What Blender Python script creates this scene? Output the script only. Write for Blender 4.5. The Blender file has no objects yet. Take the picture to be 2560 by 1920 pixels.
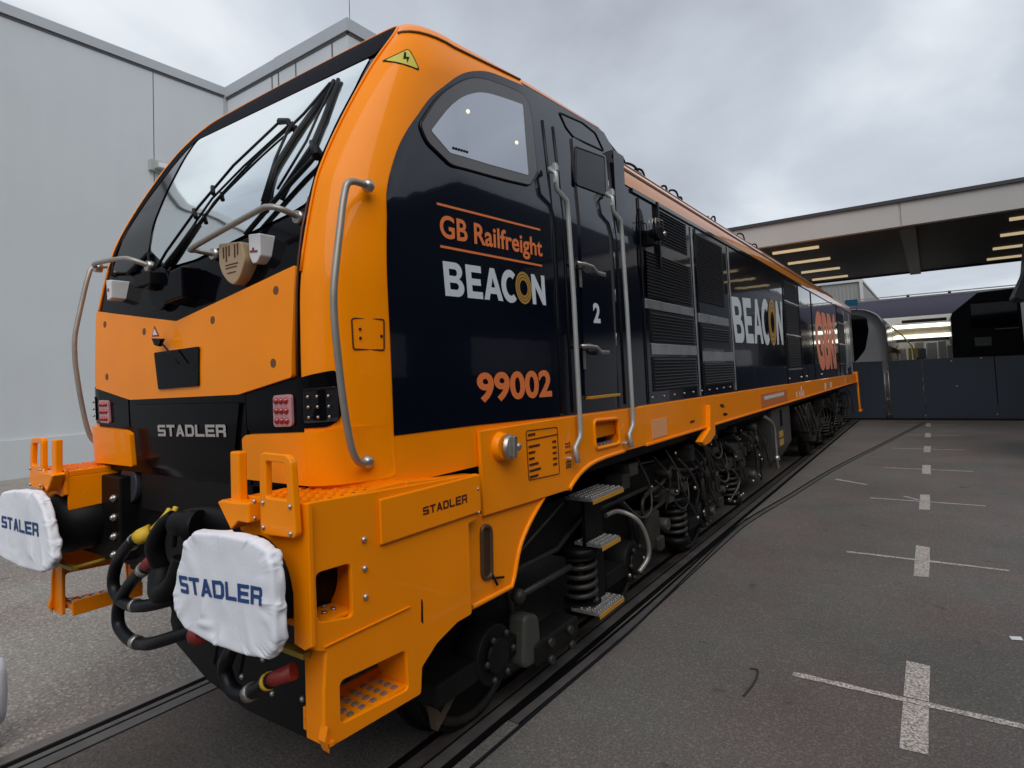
import bpy, bmesh, math, random
from mathutils import Vector, Matrix, noise
random.seed(7)
SC = bpy.context.scene
COL = SC.collection
R_ = math.radians

# ------------------------------------------------------------------ camera
cd = bpy.data.cameras.new('camera'); cam = bpy.data.objects.new('camera', cd); COL.objects.link(cam)
cd.sensor_width = 36.0; cd.lens = 36.0 * 1493.70 / 2560.0
cd.shift_y = -92.76 / 2560.0
cd.clip_start = 0.05; cd.clip_end = 2000.0
right = Vector((0.81749912, 0.57434973, -0.04263304)); fwd = Vector((-0.57238847, 0.81843967, 0.05027879)); up = Vector((0.06377018, -0.01670021, 0.99782487))
cam.matrix_world = Matrix(((right.x, up.x, -fwd.x, 3.35), (right.y, up.y, -fwd.y, 0.0), (right.z, up.z, -fwd.z, 2.0875), (0, 0, 0, 1)))
SC.camera = cam

# ------------------------------------------------------------------ world, sun, exposure
SUN_EL, SUN_AZ = R_(45), R_(136)          # azimuth clockwise from +Y: behind the camera's right shoulder
SKYX, SKYY = 0.05, 0.1
w = bpy.data.worlds.new('World'); SC.world = w; w.use_nodes = True
nt = w.node_tree; nt.nodes.clear(); N = nt.nodes.new; LK = nt.links.new
out = N('ShaderNodeOutputWorld'); bg = N('ShaderNodeBackground'); bg.inputs[1].default_value = 0.1
sky = N('ShaderNodeTexSky'); sky.sky_type = 'NISHITA'; sky.sun_disc = False; sky.sun_elevation = SUN_EL; sky.sun_rotation = SUN_AZ
tc = N('ShaderNodeTexCoord'); sep = N('ShaderNodeSeparateXYZ'); LK(tc.outputs['Generated'], sep.inputs[0])
mx = N('ShaderNodeMath'); mx.operation = 'MAXIMUM'; LK(sep.outputs[2], mx.inputs[0]); mx.inputs[1].default_value = 0.0
ad = N('ShaderNodeMath'); ad.operation = 'ADD'; LK(mx.outputs[0], ad.inputs[0]); ad.inputs[1].default_value = 0.22
dx = N('ShaderNodeMath'); dx.operation = 'DIVIDE'; LK(sep.outputs[0], dx.inputs[0]); LK(ad.outputs[0], dx.inputs[1])
dy = N('ShaderNodeMath'); dy.operation = 'DIVIDE'; LK(sep.outputs[1], dy.inputs[0]); LK(ad.outputs[0], dy.inputs[1])
cmb = N('ShaderNodeCombineXYZ'); LK(dx.outputs[0], cmb.inputs[0]); LK(dy.outputs[0], cmb.inputs[1])
n1 = N('ShaderNodeTexNoise'); n1.inputs['Scale'].default_value = 0.85; n1.inputs['Detail'].default_value = 8; n1.inputs['Roughness'].default_value = 0.5
n1.inputs['Distortion'].default_value = 0.35
ofs = N('ShaderNodeVectorMath'); ofs.operation = 'ADD'; ofs.inputs[1].default_value = (SKYX, SKYY, 0.0); LK(cmb.outputs[0], ofs.inputs[0]); LK(ofs.outputs[0], n1.inputs['Vector'])
cr = N('ShaderNodeValToRGB'); el = cr.color_ramp.elements
el[0].position = 0.35; el[0].color = (0.34, 0.37, 0.42, 1); el[1].position = 0.64; el[1].color = (0.86, 0.90, 0.94, 1)
e = el.new(0.46); e.color = (0.50, 0.54, 0.60, 1); e = el.new(0.54); e.color = (0.60, 0.65, 0.72, 1)
LK(n1.outputs['Fac'], cr.inputs[0])
sc_ = N('ShaderNodeVectorMath'); sc_.operation = 'SCALE'; LK(cr.outputs[0], sc_.inputs[0]); sc_.inputs['Scale'].default_value = 7.5
mix = N('ShaderNodeMix'); mix.data_type = 'RGBA'; mix.inputs['Factor'].default_value = 0.93
LK(sky.outputs[0], mix.inputs['A']); LK(sc_.outputs[0], mix.inputs['B'])
LK(mix.outputs['Result'], bg.inputs[0]); LK(bg.outputs[0], out.inputs[0])
sd = bpy.data.lights.new('sun', 'SUN'); sd.energy = 1.5; sd.angle = R_(60); sd.color = (1.0, 0.96, 0.9)
so = bpy.data.objects.new('sun', sd); COL.objects.link(so); so.location = (20, -10, 30)
sdir = Vector((math.sin(SUN_AZ) * math.cos(SUN_EL), math.cos(SUN_AZ) * math.cos(SUN_EL), math.sin(SUN_EL)))
so.rotation_euler = sdir.to_track_quat('Z', 'Y').to_euler()
SC.view_settings.view_transform = 'Standard'; SC.view_settings.look = 'None'; SC.view_settings.gamma = 1.0
SC.view_settings.exposure = 0.45
SC.render.engine = 'CYCLES'

# ------------------------------------------------------------------ materials
MATS = {}
def mat(name, col, rough=0.5, metal=0.0, coat=0.0, coat_ior=1.5, var=0.0, vscale=6.0, bump=0.0, bscale=60.0, spec=0.5, emit=None, estr=0.0):
    if name in MATS: return MATS[name]
    m = bpy.data.materials.new(name); m.use_nodes = True; t = m.node_tree; b = t.nodes['Principled BSDF']
    b.inputs['Base Color'].default_value = (*col, 1); b.inputs['Roughness'].default_value = rough; b.inputs['Metallic'].default_value = metal
    b.inputs['Coat Weight'].default_value = coat; b.inputs['Coat IOR'].default_value = coat_ior; b.inputs['Coat Roughness'].default_value = 0.03
    b.inputs['Specular IOR Level'].default_value = spec
    if emit: b.inputs['Emission Color'].default_value = (*emit, 1); b.inputs['Emission Strength'].default_value = estr
    tcn = t.nodes.new('ShaderNodeTexCoord')
    if var > 0:
        n = t.nodes.new('ShaderNodeTexNoise'); n.inputs['Scale'].default_value = vscale; n.inputs['Detail'].default_value = 6
        t.links.new(tcn.outputs['Object'], n.inputs['Vector'])
        r = t.nodes.new('ShaderNodeMapRange'); r.inputs['From Min'].default_value = .25; r.inputs['From Max'].default_value = .75
        r.inputs['To Min'].default_value = 1 - var; r.inputs['To Max'].default_value = 1 + var; t.links.new(n.outputs['Fac'], r.inputs['Value'])
        v = t.nodes.new('ShaderNodeVectorMath'); v.operation = 'SCALE'; v.inputs[0].default_value = col; t.links.new(r.outputs[0], v.inputs['Scale'])
        t.links.new(v.outputs[0], b.inputs['Base Color'])
        r2 = t.nodes.new('ShaderNodeMapRange'); r2.inputs['To Min'].default_value = max(rough - .08, .01); r2.inputs['To Max'].default_value = min(rough + .1, 1)
        t.links.new(n.outputs['Fac'], r2.inputs['Value']); t.links.new(r2.outputs[0], b.inputs['Roughness'])
    if bump > 0:
        n = t.nodes.new('ShaderNodeTexNoise'); n.inputs['Scale'].default_value = bscale; n.inputs['Detail'].default_value = 3
        t.links.new(tcn.outputs['Object'], n.inputs['Vector'])
        bp = t.nodes.new('ShaderNodeBump'); bp.inputs['Strength'].default_value = bump; bp.inputs['Distance'].default_value = 0.01
        t.links.new(n.outputs['Fac'], bp.inputs['Height']); t.links.new(bp.outputs[0], b.inputs['Normal'])
        t.links.new(bp.outputs[0], b.inputs['Coat Normal'])
    MATS[name] = m; return m

ORANGE = mat('orange_paint', (0.99, 0.278, 0.0005), 0.3, coat=.42, coat_ior=1.4, var=.05, vscale=3, bump=.07, bscale=2.6, spec=.08)
ROOFOR = mat('orange_roof_paint', (0.88, 0.29, 0.02), 0.3, coat=1.0, coat_ior=1.75, var=.05, vscale=3)
ORANGE_M = mat('orange_step_paint', (0.92, 0.25, 0.001), 0.38, spec=.15, coat=.25, var=.07, vscale=9)
NAVY = mat('navy_paint', (0.0020, 0.0034, 0.0105), 0.14, coat=1.0, coat_ior=1.4, bump=.10, bscale=2.2, spec=.2)
BLACKGLOSS = mat('black_gloss_panel', (0.003, 0.003, 0.005), 0.10, coat=.07, coat_ior=1.4, bump=.05, bscale=3, spec=.05)
BLACK = mat('black_metal', (0.0042, 0.0042, 0.005), 0.5, var=.3, vscale=8, spec=.18)
UNDER = mat('underframe_dark', (0.0055, 0.005, 0.0047), 0.6, var=.45, vscale=7, spec=.3)
UNDER2 = mat('grey_brown_casting', (0.024, 0.021, 0.019), 0.5, var=.4, vscale=9)
RUBBER = mat('black_rubber', (0.005, 0.0055, 0.008), 0.40, spec=.25, var=.2, vscale=14)
GROOVE = mat('groove_black', (0.003, 0.003, 0.003), 0.9, spec=.1)
STEEL = mat('brushed_steel', (0.46, 0.44, 0.41), 0.34, metal=.85, var=.1, vscale=20)
HANDR = mat('dull_steel_handrail', (0.34, 0.315, 0.29), 0.42, metal=.55, var=.1, vscale=12)
GREYRAIL = mat('grey_painted_handrail', (0.42, 0.44, 0.44), 0.35, metal=.3, var=.08)
TREAD = mat('galvanised_tread', (0.37, 0.362, 0.355), 0.4, metal=.7, var=.3, vscale=40)
YELLOW = mat('yellow_edge_paint', (0.50, 0.24, 0.025), 0.5, var=.1)
YELLOW2 = mat('yellow_sticker', (0.55, 0.50, 0.05), 0.4)
SILVERTXT = mat('silver_lettering', (0.55, 0.52, 0.50), 0.3, metal=.6)
GLASS = mat('reflective_windscreen_glass', (0.80, 0.86, 0.87), 0.04, metal=1.0, bump=.02, bscale=2)
GLASS2 = mat('tinted_side_glass', (0.48, 0.49, 0.53), 0.06, metal=1.0)
DARKGLASS = mat('dark_glass', (0.006, 0.007, 0.009), 0.06, coat=.2, coat_ior=1.4, spec=.15)
FRAMEGREY = mat('window_rubber_grey', (0.085, 0.082, 0.088), 0.35, coat=.3)
NAVYPALE = mat('navy_door_paint', (0.003, 0.0045, 0.012), 0.14, coat=1, coat_ior=1.42, spec=.2)
WHITETXT = mat('white_lettering', (0.62, 0.68, 0.72), 0.4)
ORANGETXT = mat('orange_lettering', (0.80, 0.20, 0.05), 0.4)
SALMON = mat('salmon_lettering', (0.80, 0.26, 0.16), 0.4)
GOLD = mat('gold_lettering', (0.42, 0.24, 0.05), 0.35)
BROWNTXT = mat('dark_brown_lettering', (0.075, 0.015, 0.006), 0.4)
BLUETXT = mat('blue_print', (0.012, 0.055, 0.20), 0.7)
FABRIC = mat('white_fabric', (0.78, 0.80, 0.87), 0.75, var=.04, vscale=5, bump=.12, bscale=160)
LOUVRE = mat('louvre_dark', (0.008, 0.008, 0.011), 0.42, spec=.4)
PALEBAR = mat('pale_reflection_trim', (0.42, 0.44, 0.46), 0.2, metal=.6, var=.25, vscale=3)  # pale tone carries bright sky reflections on the hood bars and posts
ORANGELINE = mat('roof_seam_brown', (0.16, 0.075, 0.05), 0.5)
BEIGE = mat('beige_plaque', (0.42, 0.30, 0.18), 0.5, var=.05)
WHITEPL = mat('white_plastic', (0.68, 0.69, 0.70), 0.35)
REDPL = mat('red_lens', (0.30, 0.008, 0.02), 0.15, coat=1)
PINKPL = mat('red_lamp_body', (0.50, 0.24, 0.25), 0.25, coat=.5)
CLEARLAMP = mat('clear_lamp_dark', (0.010, 0.010, 0.012), 0.15, coat=.3, spec=.2)
REDCAP = mat('red_cap', (0.24, 0.022, 0.018), 0.5, var=.2, vscale=20)
YELCAP = mat('yellow_cap', (0.62, 0.40, 0.02), 0.5, var=.15, vscale=20)
LAMPON = mat('strip_lamp_glow', (0.8, 0.7, 0.5), 0.5, emit=(1.0, 0.76, 0.45), estr=0.34)
CONC = mat('grey_concrete_wall', (0.50, 0.535, 0.565), 0.8, var=.035, vscale=.7, bump=.25, bscale=22)
def streaks(m, amt):
    t = m.node_tree; b = t.nodes['Principled BSDF']; src = b.inputs['Base Color'].links[0].from_socket; n = t.nodes.new; l = t.links.new
    tcn = n('ShaderNodeTexCoord'); mp = n('ShaderNodeMapping'); mp.inputs['Scale'].default_value = (1.6, 1.6, .06); l(tcn.outputs['Object'], mp.inputs['Vector'])
    x = n('ShaderNodeTexNoise'); x.inputs['Scale'].default_value = 1.3; x.inputs['Detail'].default_value = 6; l(mp.outputs[0], x.inputs['Vector'])
    r = n('ShaderNodeMapRange'); r.inputs['From Min'].default_value = .3; r.inputs['From Max'].default_value = .7; r.inputs['To Min'].default_value = 1 - amt; r.inputs['To Max'].default_value = 1 + amt; l(x.outputs['Fac'], r.inputs['Value'])
    v = n('ShaderNodeVectorMath'); v.operation = 'SCALE'; l(src, v.inputs[0]); l(r.outputs[0], v.inputs['Scale']); l(v.outputs[0], b.inputs['Base Color'])
streaks(CONC, .018)
FASCIA = mat('grey_metal_fascia', (0.40, 0.425, 0.45), 0.42, metal=.25, var=.05, vscale=1)
SEAM = mat('dark_joint', (0.10, 0.105, 0.11), 0.8)
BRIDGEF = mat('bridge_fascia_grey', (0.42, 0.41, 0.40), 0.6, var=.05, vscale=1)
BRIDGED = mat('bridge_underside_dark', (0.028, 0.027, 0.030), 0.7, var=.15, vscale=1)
FENCE = mat('fence_dark_panel', (0.026, 0.037, 0.056), 0.55, var=.15, vscale=1.5)
PURPLE = mat('purple_awning', (0.048, 0.046, 0.080), 0.7, var=.05)
WHITEB = mat('white_stand', (0.66, 0.65, 0.61), 0.6, var=.08, vscale=3)
PAVIL = mat('dark_pavilion', (0.005, 0.006, 0.009), 0.4, var=.2, vscale=2, spec=.15)
SILVERT = mat('silver_train_paint', (0.55, 0.55, 0.55), 0.3, coat=.5)
CORRUG = mat('corrugated_grey', (0.30, 0.305, 0.30), 0.6)
BLUESIGN = mat('blue_sign', (0.04, 0.50, 0.90), 0.5)
HALLDARK = mat('dark_hall_cladding', (0.05, 0.055, 0.065), 0.5, var=.2, vscale=.3)
HALLPALE = mat('pale_hall_band', (0.5, 0.5, 0.5), 0.6)

def asphalt(name, c1, c2, speck, scale, stain=(1, 1, 1), spfac=.5, bstr=.6):
    m = bpy.data.materials.new(name); m.use_nodes = True; t = m.node_tree; b = t.nodes['Principled BSDF']; b.inputs['Roughness'].default_value = .85
    b.inputs['Specular IOR Level'].default_value = .3
    n = t.nodes.new; l = t.links.new
    tcn = n('ShaderNodeTexCoord')
    big = n('ShaderNodeTexNoise'); big.inputs['Scale'].default_value = .9; big.inputs['Detail'].default_value = 5; l(tcn.outputs['Object'], big.inputs['Vector'])
    r = n('ShaderNodeValToRGB'); r.color_ramp.elements[0].position = .38; r.color_ramp.elements[1].position = .62
    r.color_ramp.elements[0].color = (*c1, 1); r.color_ramp.elements[1].color = (*c2, 1); l(big.outputs['Fac'], r.inputs[0])
    fine = n('ShaderNodeTexNoise'); fine.inputs['Scale'].default_value = scale; fine.inputs['Detail'].default_value = 4; fine.inputs['Roughness'].default_value = .7
    l(tcn.outputs['Object'], fine.inputs['Vector'])
    vor = n('ShaderNodeTexVoronoi'); vor.inputs['Scale'].default_value = scale * 1.2; l(tcn.outputs['Object'], vor.inputs['Vector'])
    mr = n('ShaderNodeMapRange'); mr.inputs['From Min'].default_value = .3; mr.inputs['From Max'].default_value = .7; mr.inputs['To Min'].default_value = .55; mr.inputs['To Max'].default_value = 1.45
    l(fine.outputs['Fac'], mr.inputs['Value'])
    sv = n('ShaderNodeVectorMath'); sv.operation = 'SCALE'; l(r.outputs[0], sv.inputs[0]); l(mr.outputs[0], sv.inputs['Scale'])
    sp = n('ShaderNodeValToRGB'); sp.color_ramp.interpolation = 'LINEAR'; sp.color_ramp.elements[0].position = .80; sp.color_ramp.elements[0].color = (0, 0, 0, 1); sp.color_ramp.elements[1].position = .92
    sx = n('ShaderNodeSeparateColor'); l(vor.outputs['Color'], sx.inputs[0]); l(sx.outputs[0], sp.inputs[0])
    mf = n('ShaderNodeMath'); mf.operation = 'MULTIPLY'; l(sp.outputs[0], mf.inputs[0]); mf.inputs[1].default_value = spfac
    mixn = n('ShaderNodeMix'); mixn.data_type = 'RGBA'; l(mf.outputs[0], mixn.inputs['Factor']); l(sv.outputs[0], mixn.inputs['A']); mixn.inputs['B'].default_value = (*speck, 1)
    st = n('ShaderNodeTexNoise'); st.inputs['Scale'].default_value = .33; st.inputs['Detail'].default_value = 7; st.inputs['Roughness'].default_value = .62; l(tcn.outputs['Object'], st.inputs['Vector'])
    sm = n('ShaderNodeMapRange'); sm.inputs['From Min'].default_value = .32; sm.inputs['From Max'].default_value = .66; sm.inputs['To Min'].default_value = .74; sm.inputs['To Max'].default_value = 1.12; l(st.outputs['Fac'], sm.inputs['Value'])
    s2 = n('ShaderNodeTexNoise'); s2.inputs['Scale'].default_value = 3.1; s2.inputs['Detail'].default_value = 3; l(tcn.outputs['Object'], s2.inputs['Vector'])
    m2 = n('ShaderNodeMapRange'); m2.inputs['From Min'].default_value = .67; m2.inputs['From Max'].default_value = .73; m2.inputs['To Min'].default_value = 1.0; m2.inputs['To Max'].default_value = .62; l(s2.outputs['Fac'], m2.inputs['Value'])
    mm = n('ShaderNodeMath'); mm.operation = 'MULTIPLY'; l(sm.outputs[0], mm.inputs[0]); l(m2.outputs[0], mm.inputs[1])
    fs = n('ShaderNodeVectorMath'); fs.operation = 'SCALE'; l(mixn.outputs['Result'], fs.inputs[0]); l(mm.outputs[0], fs.inputs['Scale'])
    l(fs.outputs[0], b.inputs['Base Color'])
    bp = n('ShaderNodeBump'); bp.inputs['Strength'].default_value = bstr; bp.inputs['Distance'].default_value = .012; l(fine.outputs['Fac'], bp.inputs['Height']); l(bp.outputs[0], b.inputs['Normal'])
    return m
ASPH = asphalt('asphalt_dark', (0.148, 0.122, 0.116), (0.138, 0.133, 0.122), (0.32, 0.30, 0.27), 70, spfac=.35)
PAVE = asphalt('exposed_aggregate_paving', (0.245, 0.21, 0.19), (0.26, 0.245, 0.22), (0.50, 0.46, 0.41), 48, spfac=.6, bstr=1.0)
BETW = asphalt('shaded_track_bed_asphalt', (0.105, 0.086, 0.080), (0.092, 0.086, 0.080), (0.20, 0.18, 0.165), 60, spfac=.3)  # brownish bed, darkened to include the shade beneath the locomotive
RAILS = mat('rail_steel', (0.20, 0.17, 0.155), 0.38, metal=.7, var=.25, vscale=6)
RAILC = mat('rail_channel', (0.105, 0.098, 0.096), 0.6, metal=.2, var=.25, vscale=6)
def paintmat():
    m = bpy.data.materials.new('worn_white_paint'); m.use_nodes = True; t = m.node_tree; b = t.nodes['Principled BSDF']; b.inputs['Roughness'].default_value = .8
    n = t.nodes.new; l = t.links.new; tcn = n('ShaderNodeTexCoord')
    a = n('ShaderNodeTexNoise'); a.inputs['Scale'].default_value = 75; a.inputs['Detail'].default_value = 5; a.inputs['Roughness'].default_value = .75; l(tcn.outputs['Object'], a.inputs['Vector'])
    r = n('ShaderNodeValToRGB'); r.color_ramp.elements[0].position = .42; r.color_ramp.elements[0].color = (.16, .14, .13, 1); r.color_ramp.elements[1].position = .58; r.color_ramp.elements[1].color = (.66, .60, .55, 1)
    l(a.outputs['Fac'], r.inputs[0]); l(r.outputs[0], b.inputs['Base Color']); return m
PAINT = paintmat()

# ------------------------------------------------------------------ object helpers
def tag(o, label=None, cat=None, group=None, kind=None):
    if label: o['label'] = label
    if cat: o['category'] = cat
    if group: o['group'] = group
    if kind: o['kind'] = kind
    return o
def empty(name, loc, label, cat, group=None):
    o = bpy.data.objects.new(name, None); COL.objects.link(o); o.location = loc; o.empty_display_size = .2
    return tag(o, label, cat, group)

class MB:
    def __init__(s): s.v = []; s.f = []; s.sm = []
    def add(s, vs, fs, smooth=False):
        k = len(s.v); s.v += [tuple(v) for v in vs]; s.f += [tuple(i + k for i in f) for f in fs]; s.sm += [smooth] * len(fs); return s
    def box(s, a, b):
        x0, x1 = sorted((a[0], b[0])); y0, y1 = sorted((a[1], b[1])); z0, z1 = sorted((a[2], b[2]))
        vs = [(x, y, z) for x in (x0, x1) for y in (y0, y1) for z in (z0, z1)]
        return s.add(vs, [(0, 1, 3, 2), (4, 6, 7, 5), (0, 4, 5, 1), (2, 3, 7, 6), (0, 2, 6, 4), (1, 5, 7, 3)])
    def tube(s, pts, r, seg=10, r1=None, closed=False):
        P = [Vector(p) for p in pts]; n = len(P); rings = []; nrm = None
        for i in range(n):
            if closed: t = P[(i + 1) % n] - P[i - 1]
            else: t = (P[min(i + 1, n - 1)] - P[max(i - 1, 0)])
            t.normalize()
            if nrm is None:
                a = Vector((0, 0, 1)) if abs(t.z) < .9 else Vector((1, 0, 0)); nrm = (a - t * a.dot(t)).normalized()
            else:
                nrm = (nrm - t * nrm.dot(t)).normalized()
            b = t.cross(nrm); rr = r if r1 is None else r + (r1 - r) * i / (n - 1)
            rings.append([P[i] + (nrm * math.cos(2 * math.pi * k / seg) + b * math.sin(2 * math.pi * k / seg)) * rr for k in range(seg)])
        vs = [v for g in rings for v in g]; fs = []
        for i in range(n if closed else n - 1):
            for k in range(seg):
                a = i * seg + k; b2 = i * seg + (k + 1) % seg; j = (i + 1) % n
                fs.append((a, b2, j * seg + (k + 1) % seg, j * seg + k))
        s.add(vs, fs, True)
        if not closed:
            k = len(s.v) - len(vs)
            s.f += [tuple(k + q for q in reversed(range(seg))), tuple(k + (n - 1) * seg + q for q in range(seg))]; s.sm += [False, False]
        return s
    def cyl(s, p0, p1, r, r1=None, seg=24): return s.tube([p0, p1], r, seg, r1)
    def ball(s, c, r, seg=10):
        vs = []; fs = []
        for i in range(seg // 2 + 1):
            th = math.pi * i / (seg // 2)
            for k in range(seg): vs.append((c[0] + r * math.sin(th) * math.cos(2 * math.pi * k / seg), c[1] + r * math.sin(th) * math.sin(2 * math.pi * k / seg), c[2] + r * math.cos(th)))
        for i in range(seg // 2):
            for k in range(seg): fs.append((i * seg + k, (i + 1) * seg + k, (i + 1) * seg + (k + 1) % seg, i * seg + (k + 1) % seg))
        return s.add(vs, fs, True)
    def prism(s, poly, f3, a, b):
        n = len(poly); vs = [f3(u, v, a) for u, v in poly] + [f3(u, v, b) for u, v in poly]
        return s.add(vs, [tuple(range(n)), tuple(reversed(range(n, 2 * n)))] + [(i, i + n, (i + 1) % n + n, (i + 1) % n) for i in range(n)])
    def build(s, name, m, parent=None, bevel=0.0, recalc=True, subsurf=0):
        me = bpy.data.meshes.new(name); me.from_pydata(s.v, [], s.f); me.update()
        for p, q in zip(me.polygons, s.sm): p.use_smooth = q
        if recalc:
            bm = bmesh.new(); bm.from_mesh(me); bmesh.ops.recalc_face_normals(bm, faces=bm.faces); bm.to_mesh(me); bm.free()
        o = bpy.data.objects.new(name, me); COL.objects.link(o)
        if m: me.materials.append(m)
        if parent: attach(o, parent)
        if bevel:
            md = o.modifiers.new('bevel', 'BEVEL'); md.width = bevel; md.segments = 2; md.limit_method = 'ANGLE'; md.angle_limit = R_(40)
        if subsurf:
            md = o.modifiers.new('sub', 'SUBSURF'); md.levels = subsurf; md.render_levels = subsurf
        return o
def build_parts(mb, name, m, parent=None, bevel=0.0):
    """every loose piece of the builder as an object of its own"""
    par = list(range(len(mb.v)))
    def find(i):
        while par[i] != i: par[i] = par[par[i]]; i = par[i]
        return i
    for f in mb.f:
        a = find(f[0])
        for i in f[1:]: par[find(i)] = a
    groups = {}
    for f, q in zip(mb.f, mb.sm): groups.setdefault(find(f[0]), []).append((f, q))
    for g in groups.values():
        idx = {}; b = MB()
        for f, q in g:
            for i in f:
                if i not in idx: idx[i] = len(b.v); b.v.append(mb.v[i])
            b.f.append(tuple(idx[i] for i in f)); b.sm.append(q)
        b.build(name, m, parent, bevel)
def wloc(o):
    v = Vector(o.location)
    while o.parent: o = o.parent; v = v + Vector(o.location)
    return v
def attach(o, parent):
    o.parent = parent; o.location = Vector(o.location) - wloc(parent)

def rnd(poly, r, n=5):
    out = []; k = len(poly)
    for i in range(k):
        p0, p, p1 = Vector(poly[i - 1]), Vector(poly[i]), Vector(poly[(i + 1) % k])
        rr = r[i] if isinstance(r, (list, tuple)) else r
        a = (p0 - p); b = (p1 - p); la, lb = a.length, b.length
        d = min(rr, la * .49, lb * .49)
        if d < 1e-5: out.append(tuple(p)); continue
        A = p + a / la * d; B = p + b / lb * d
        for j in range(n + 1):
            t = j / n; q = A * (1 - t) ** 2 + p * 2 * t * (1 - t) + B * t * t; out.append(tuple(q))
    return out
def spl(pts, n=8, closed=False):
    P = [Vector(p) for p in pts]; out = []; k = len(P)
    rng = range(k) if closed else range(k - 1)
    for i in rng:
        p0 = P[i - 1] if (i > 0 or closed) else P[0]; p1 = P[i]; p2 = P[(i + 1) % k]; p3 = P[(i + 2) % k] if (closed or i + 2 < k) else P[-1]
        for j in range(n):
            t = j / n; out.append(.5 * ((2 * p1) + (p2 - p0) * t + (2 * p0 - 5 * p1 + 4 * p2 - p3) * t * t + (3 * p1 - p0 - 3 * p2 + p3) * t ** 3))
    if not closed: out.append(P[-1])
    return [tuple(q) for q in out]
DG = None
def curve_mesh(cu):
    o = bpy.data.objects.new('tmp', cu); COL.objects.link(o)
    dg = bpy.context.evaluated_depsgraph_get(); dg.update()
    me = bpy.data.meshes.new_from_object(o.evaluated_get(dg), depsgraph=dg)
    vs = [tuple(v.co) for v in me.vertices]; fs = [tuple(p.vertices) for p in me.polygons]
    bpy.data.objects.remove(o); bpy.data.curves.remove(cu); bpy.data.meshes.remove(me)
    return vs, fs
def fill2d(loops, ext=0.0, bev=0.0):
    cu = bpy.data.curves.new('tmp', 'CURVE'); cu.dimensions = '2D'; cu.fill_mode = 'BOTH'; cu.extrude = ext; cu.bevel_depth = bev; cu.bevel_resolution = 1
    for lp in loops:
        sp = cu.splines.new('POLY'); sp.points.add(len(lp) - 1); sp.use_cyclic_u = True
        for q, p in zip(lp, sp.points): p.co = (q[0], q[1], 0, 1)
    return curve_mesh(cu)
def text2d(s, off=0.0):
    cu = bpy.data.curves.new('tmp', 'FONT'); cu.body = s; cu.size = 1; cu.offset = off; cu.resolution_u = 4
    return curve_mesh(cu)
def plate(loops, f3, th, name, m, parent, bev=0.0):
    """flat plate with holes: 2D outline -> f3(u,v,depth)"""
    vs, fs = fill2d(loops, th / 2 - bev, bev)
    mb = MB(); mb.add([f3(v[0], v[1], v[2]) for v in vs], fs); return mb.build(name, m, parent)
def subpanel(poly, f3, name, m, parent, step=.06, thick=0.0, smooth=True, axes='uv'):
    """outline on a curved surface, diced so that it follows it"""
    bm = bmesh.new(); vs = [bm.verts.new((p[0], p[1], 0)) for p in poly]; bm.faces.new(vs)
    u0, u1 = min(p[0] for p in poly), max(p[0] for p in poly); v0, v1 = min(p[1] for p in poly), max(p[1] for p in poly)
    for ax, a, b in ((0, u0, u1), (1, v0, v1)):
        n = int((b - a) / step)
        for i in range(1, n + 1):
            c = a + (b - a) * i / (n + 1); pc = [0, 0, 0]; pc[ax] = c; nn = [0, 0, 0]; nn[ax] = 1
            bmesh.ops.bisect_plane(bm, geom=bm.verts[:] + bm.edges[:] + bm.faces[:], plane_co=pc, plane_no=nn, dist=1e-6)
    if thick:
        for v in bm.verts: v.co = Vector(f3(v.co.x, v.co.y, 0)).to_tuple() if False else v.co
        ret = bmesh.ops.extrude_face_region(bm, geom=bm.faces[:])
        nv = {g for g in ret['geom'] if isinstance(g, bmesh.types.BMVert)}
        for v in bm.verts: v.co = f3(v.co.x, v.co.y, thick if v in nv else 0)
    else:
        for v in bm.verts: v.co = f3(v.co.x, v.co.y, 0)
    bmesh.ops.recalc_face_normals(bm, faces=bm.faces)
    me = bpy.data.meshes.new(name); bm.to_mesh(me); bm.free()
    for p in me.polygons: p.use_smooth = smooth
    if smooth: me.set_sharp_from_angle(angle=R_(35))
    o = bpy.data.objects.new(name, me); COL.objects.link(o); me.materials.append(m); attach(o, parent); return o

# block lettering
def arc(cx, cy, rx, ry, a0, a1, n=14): return [(cx + rx * math.cos(R_(a0 + (a1 - a0) * i / n)), cy + ry * math.sin(R_(a0 + (a1 - a0) * i / n))) for i in range(n + 1)]
GL = {
 'S': [[(0, 0), (.92, 0), (1, .1), (1, .5), (.92, .6), (.25, .6), (.25, .78), (.97, .78), (.97, 1), (.1, 1), (0, .9), (0, .48), (.08, .38), (.75, .38), (.75, .22), (0, .22)]],
 'T': [[(.37, 0), (.63, 0), (.63, .78), (1, .78), (1, 1), (0, 1), (0, .78), (.37, .78)]],
 'A': [[(0, 0), (.27, 0), (.36, .2), (.64, .2), (.73, 0), (1, 0), (.63, 1), (.37, 1)], [(.43, .38), (.57, .38), (.5, .64)]],
 'D': [[(0, 0), (.8, 0), (1, .2), (1, .8), (.8, 1), (0, 1)], [(.25, .22), (.68, .22), (.75, .29), (.75, .71), (.68, .78), (.25, .78)]],
 'L': [[(0, 0), (1, 0), (1, .22), (.25, .22), (.25, 1), (0, 1)]],
 'E': [[(0, 0), (1, 0), (1, .22), (.25, .22), (.25, .39), (.92, .39), (.92, .61), (.25, .61), (.25, .78), (1, .78), (1, 1), (0, 1)]],
 'R': [[(0, 0), (.25, 0), (.25, .34), (.68, .34), (.75, .27), (.75, 0), (1, 0), (1, .34), (.93, .44), (1, .54), (1, .9), (.9, 1), (0, 1)], [(.25, .55), (.75, .55), (.75, .78), (.25, .78)]],
}
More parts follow.
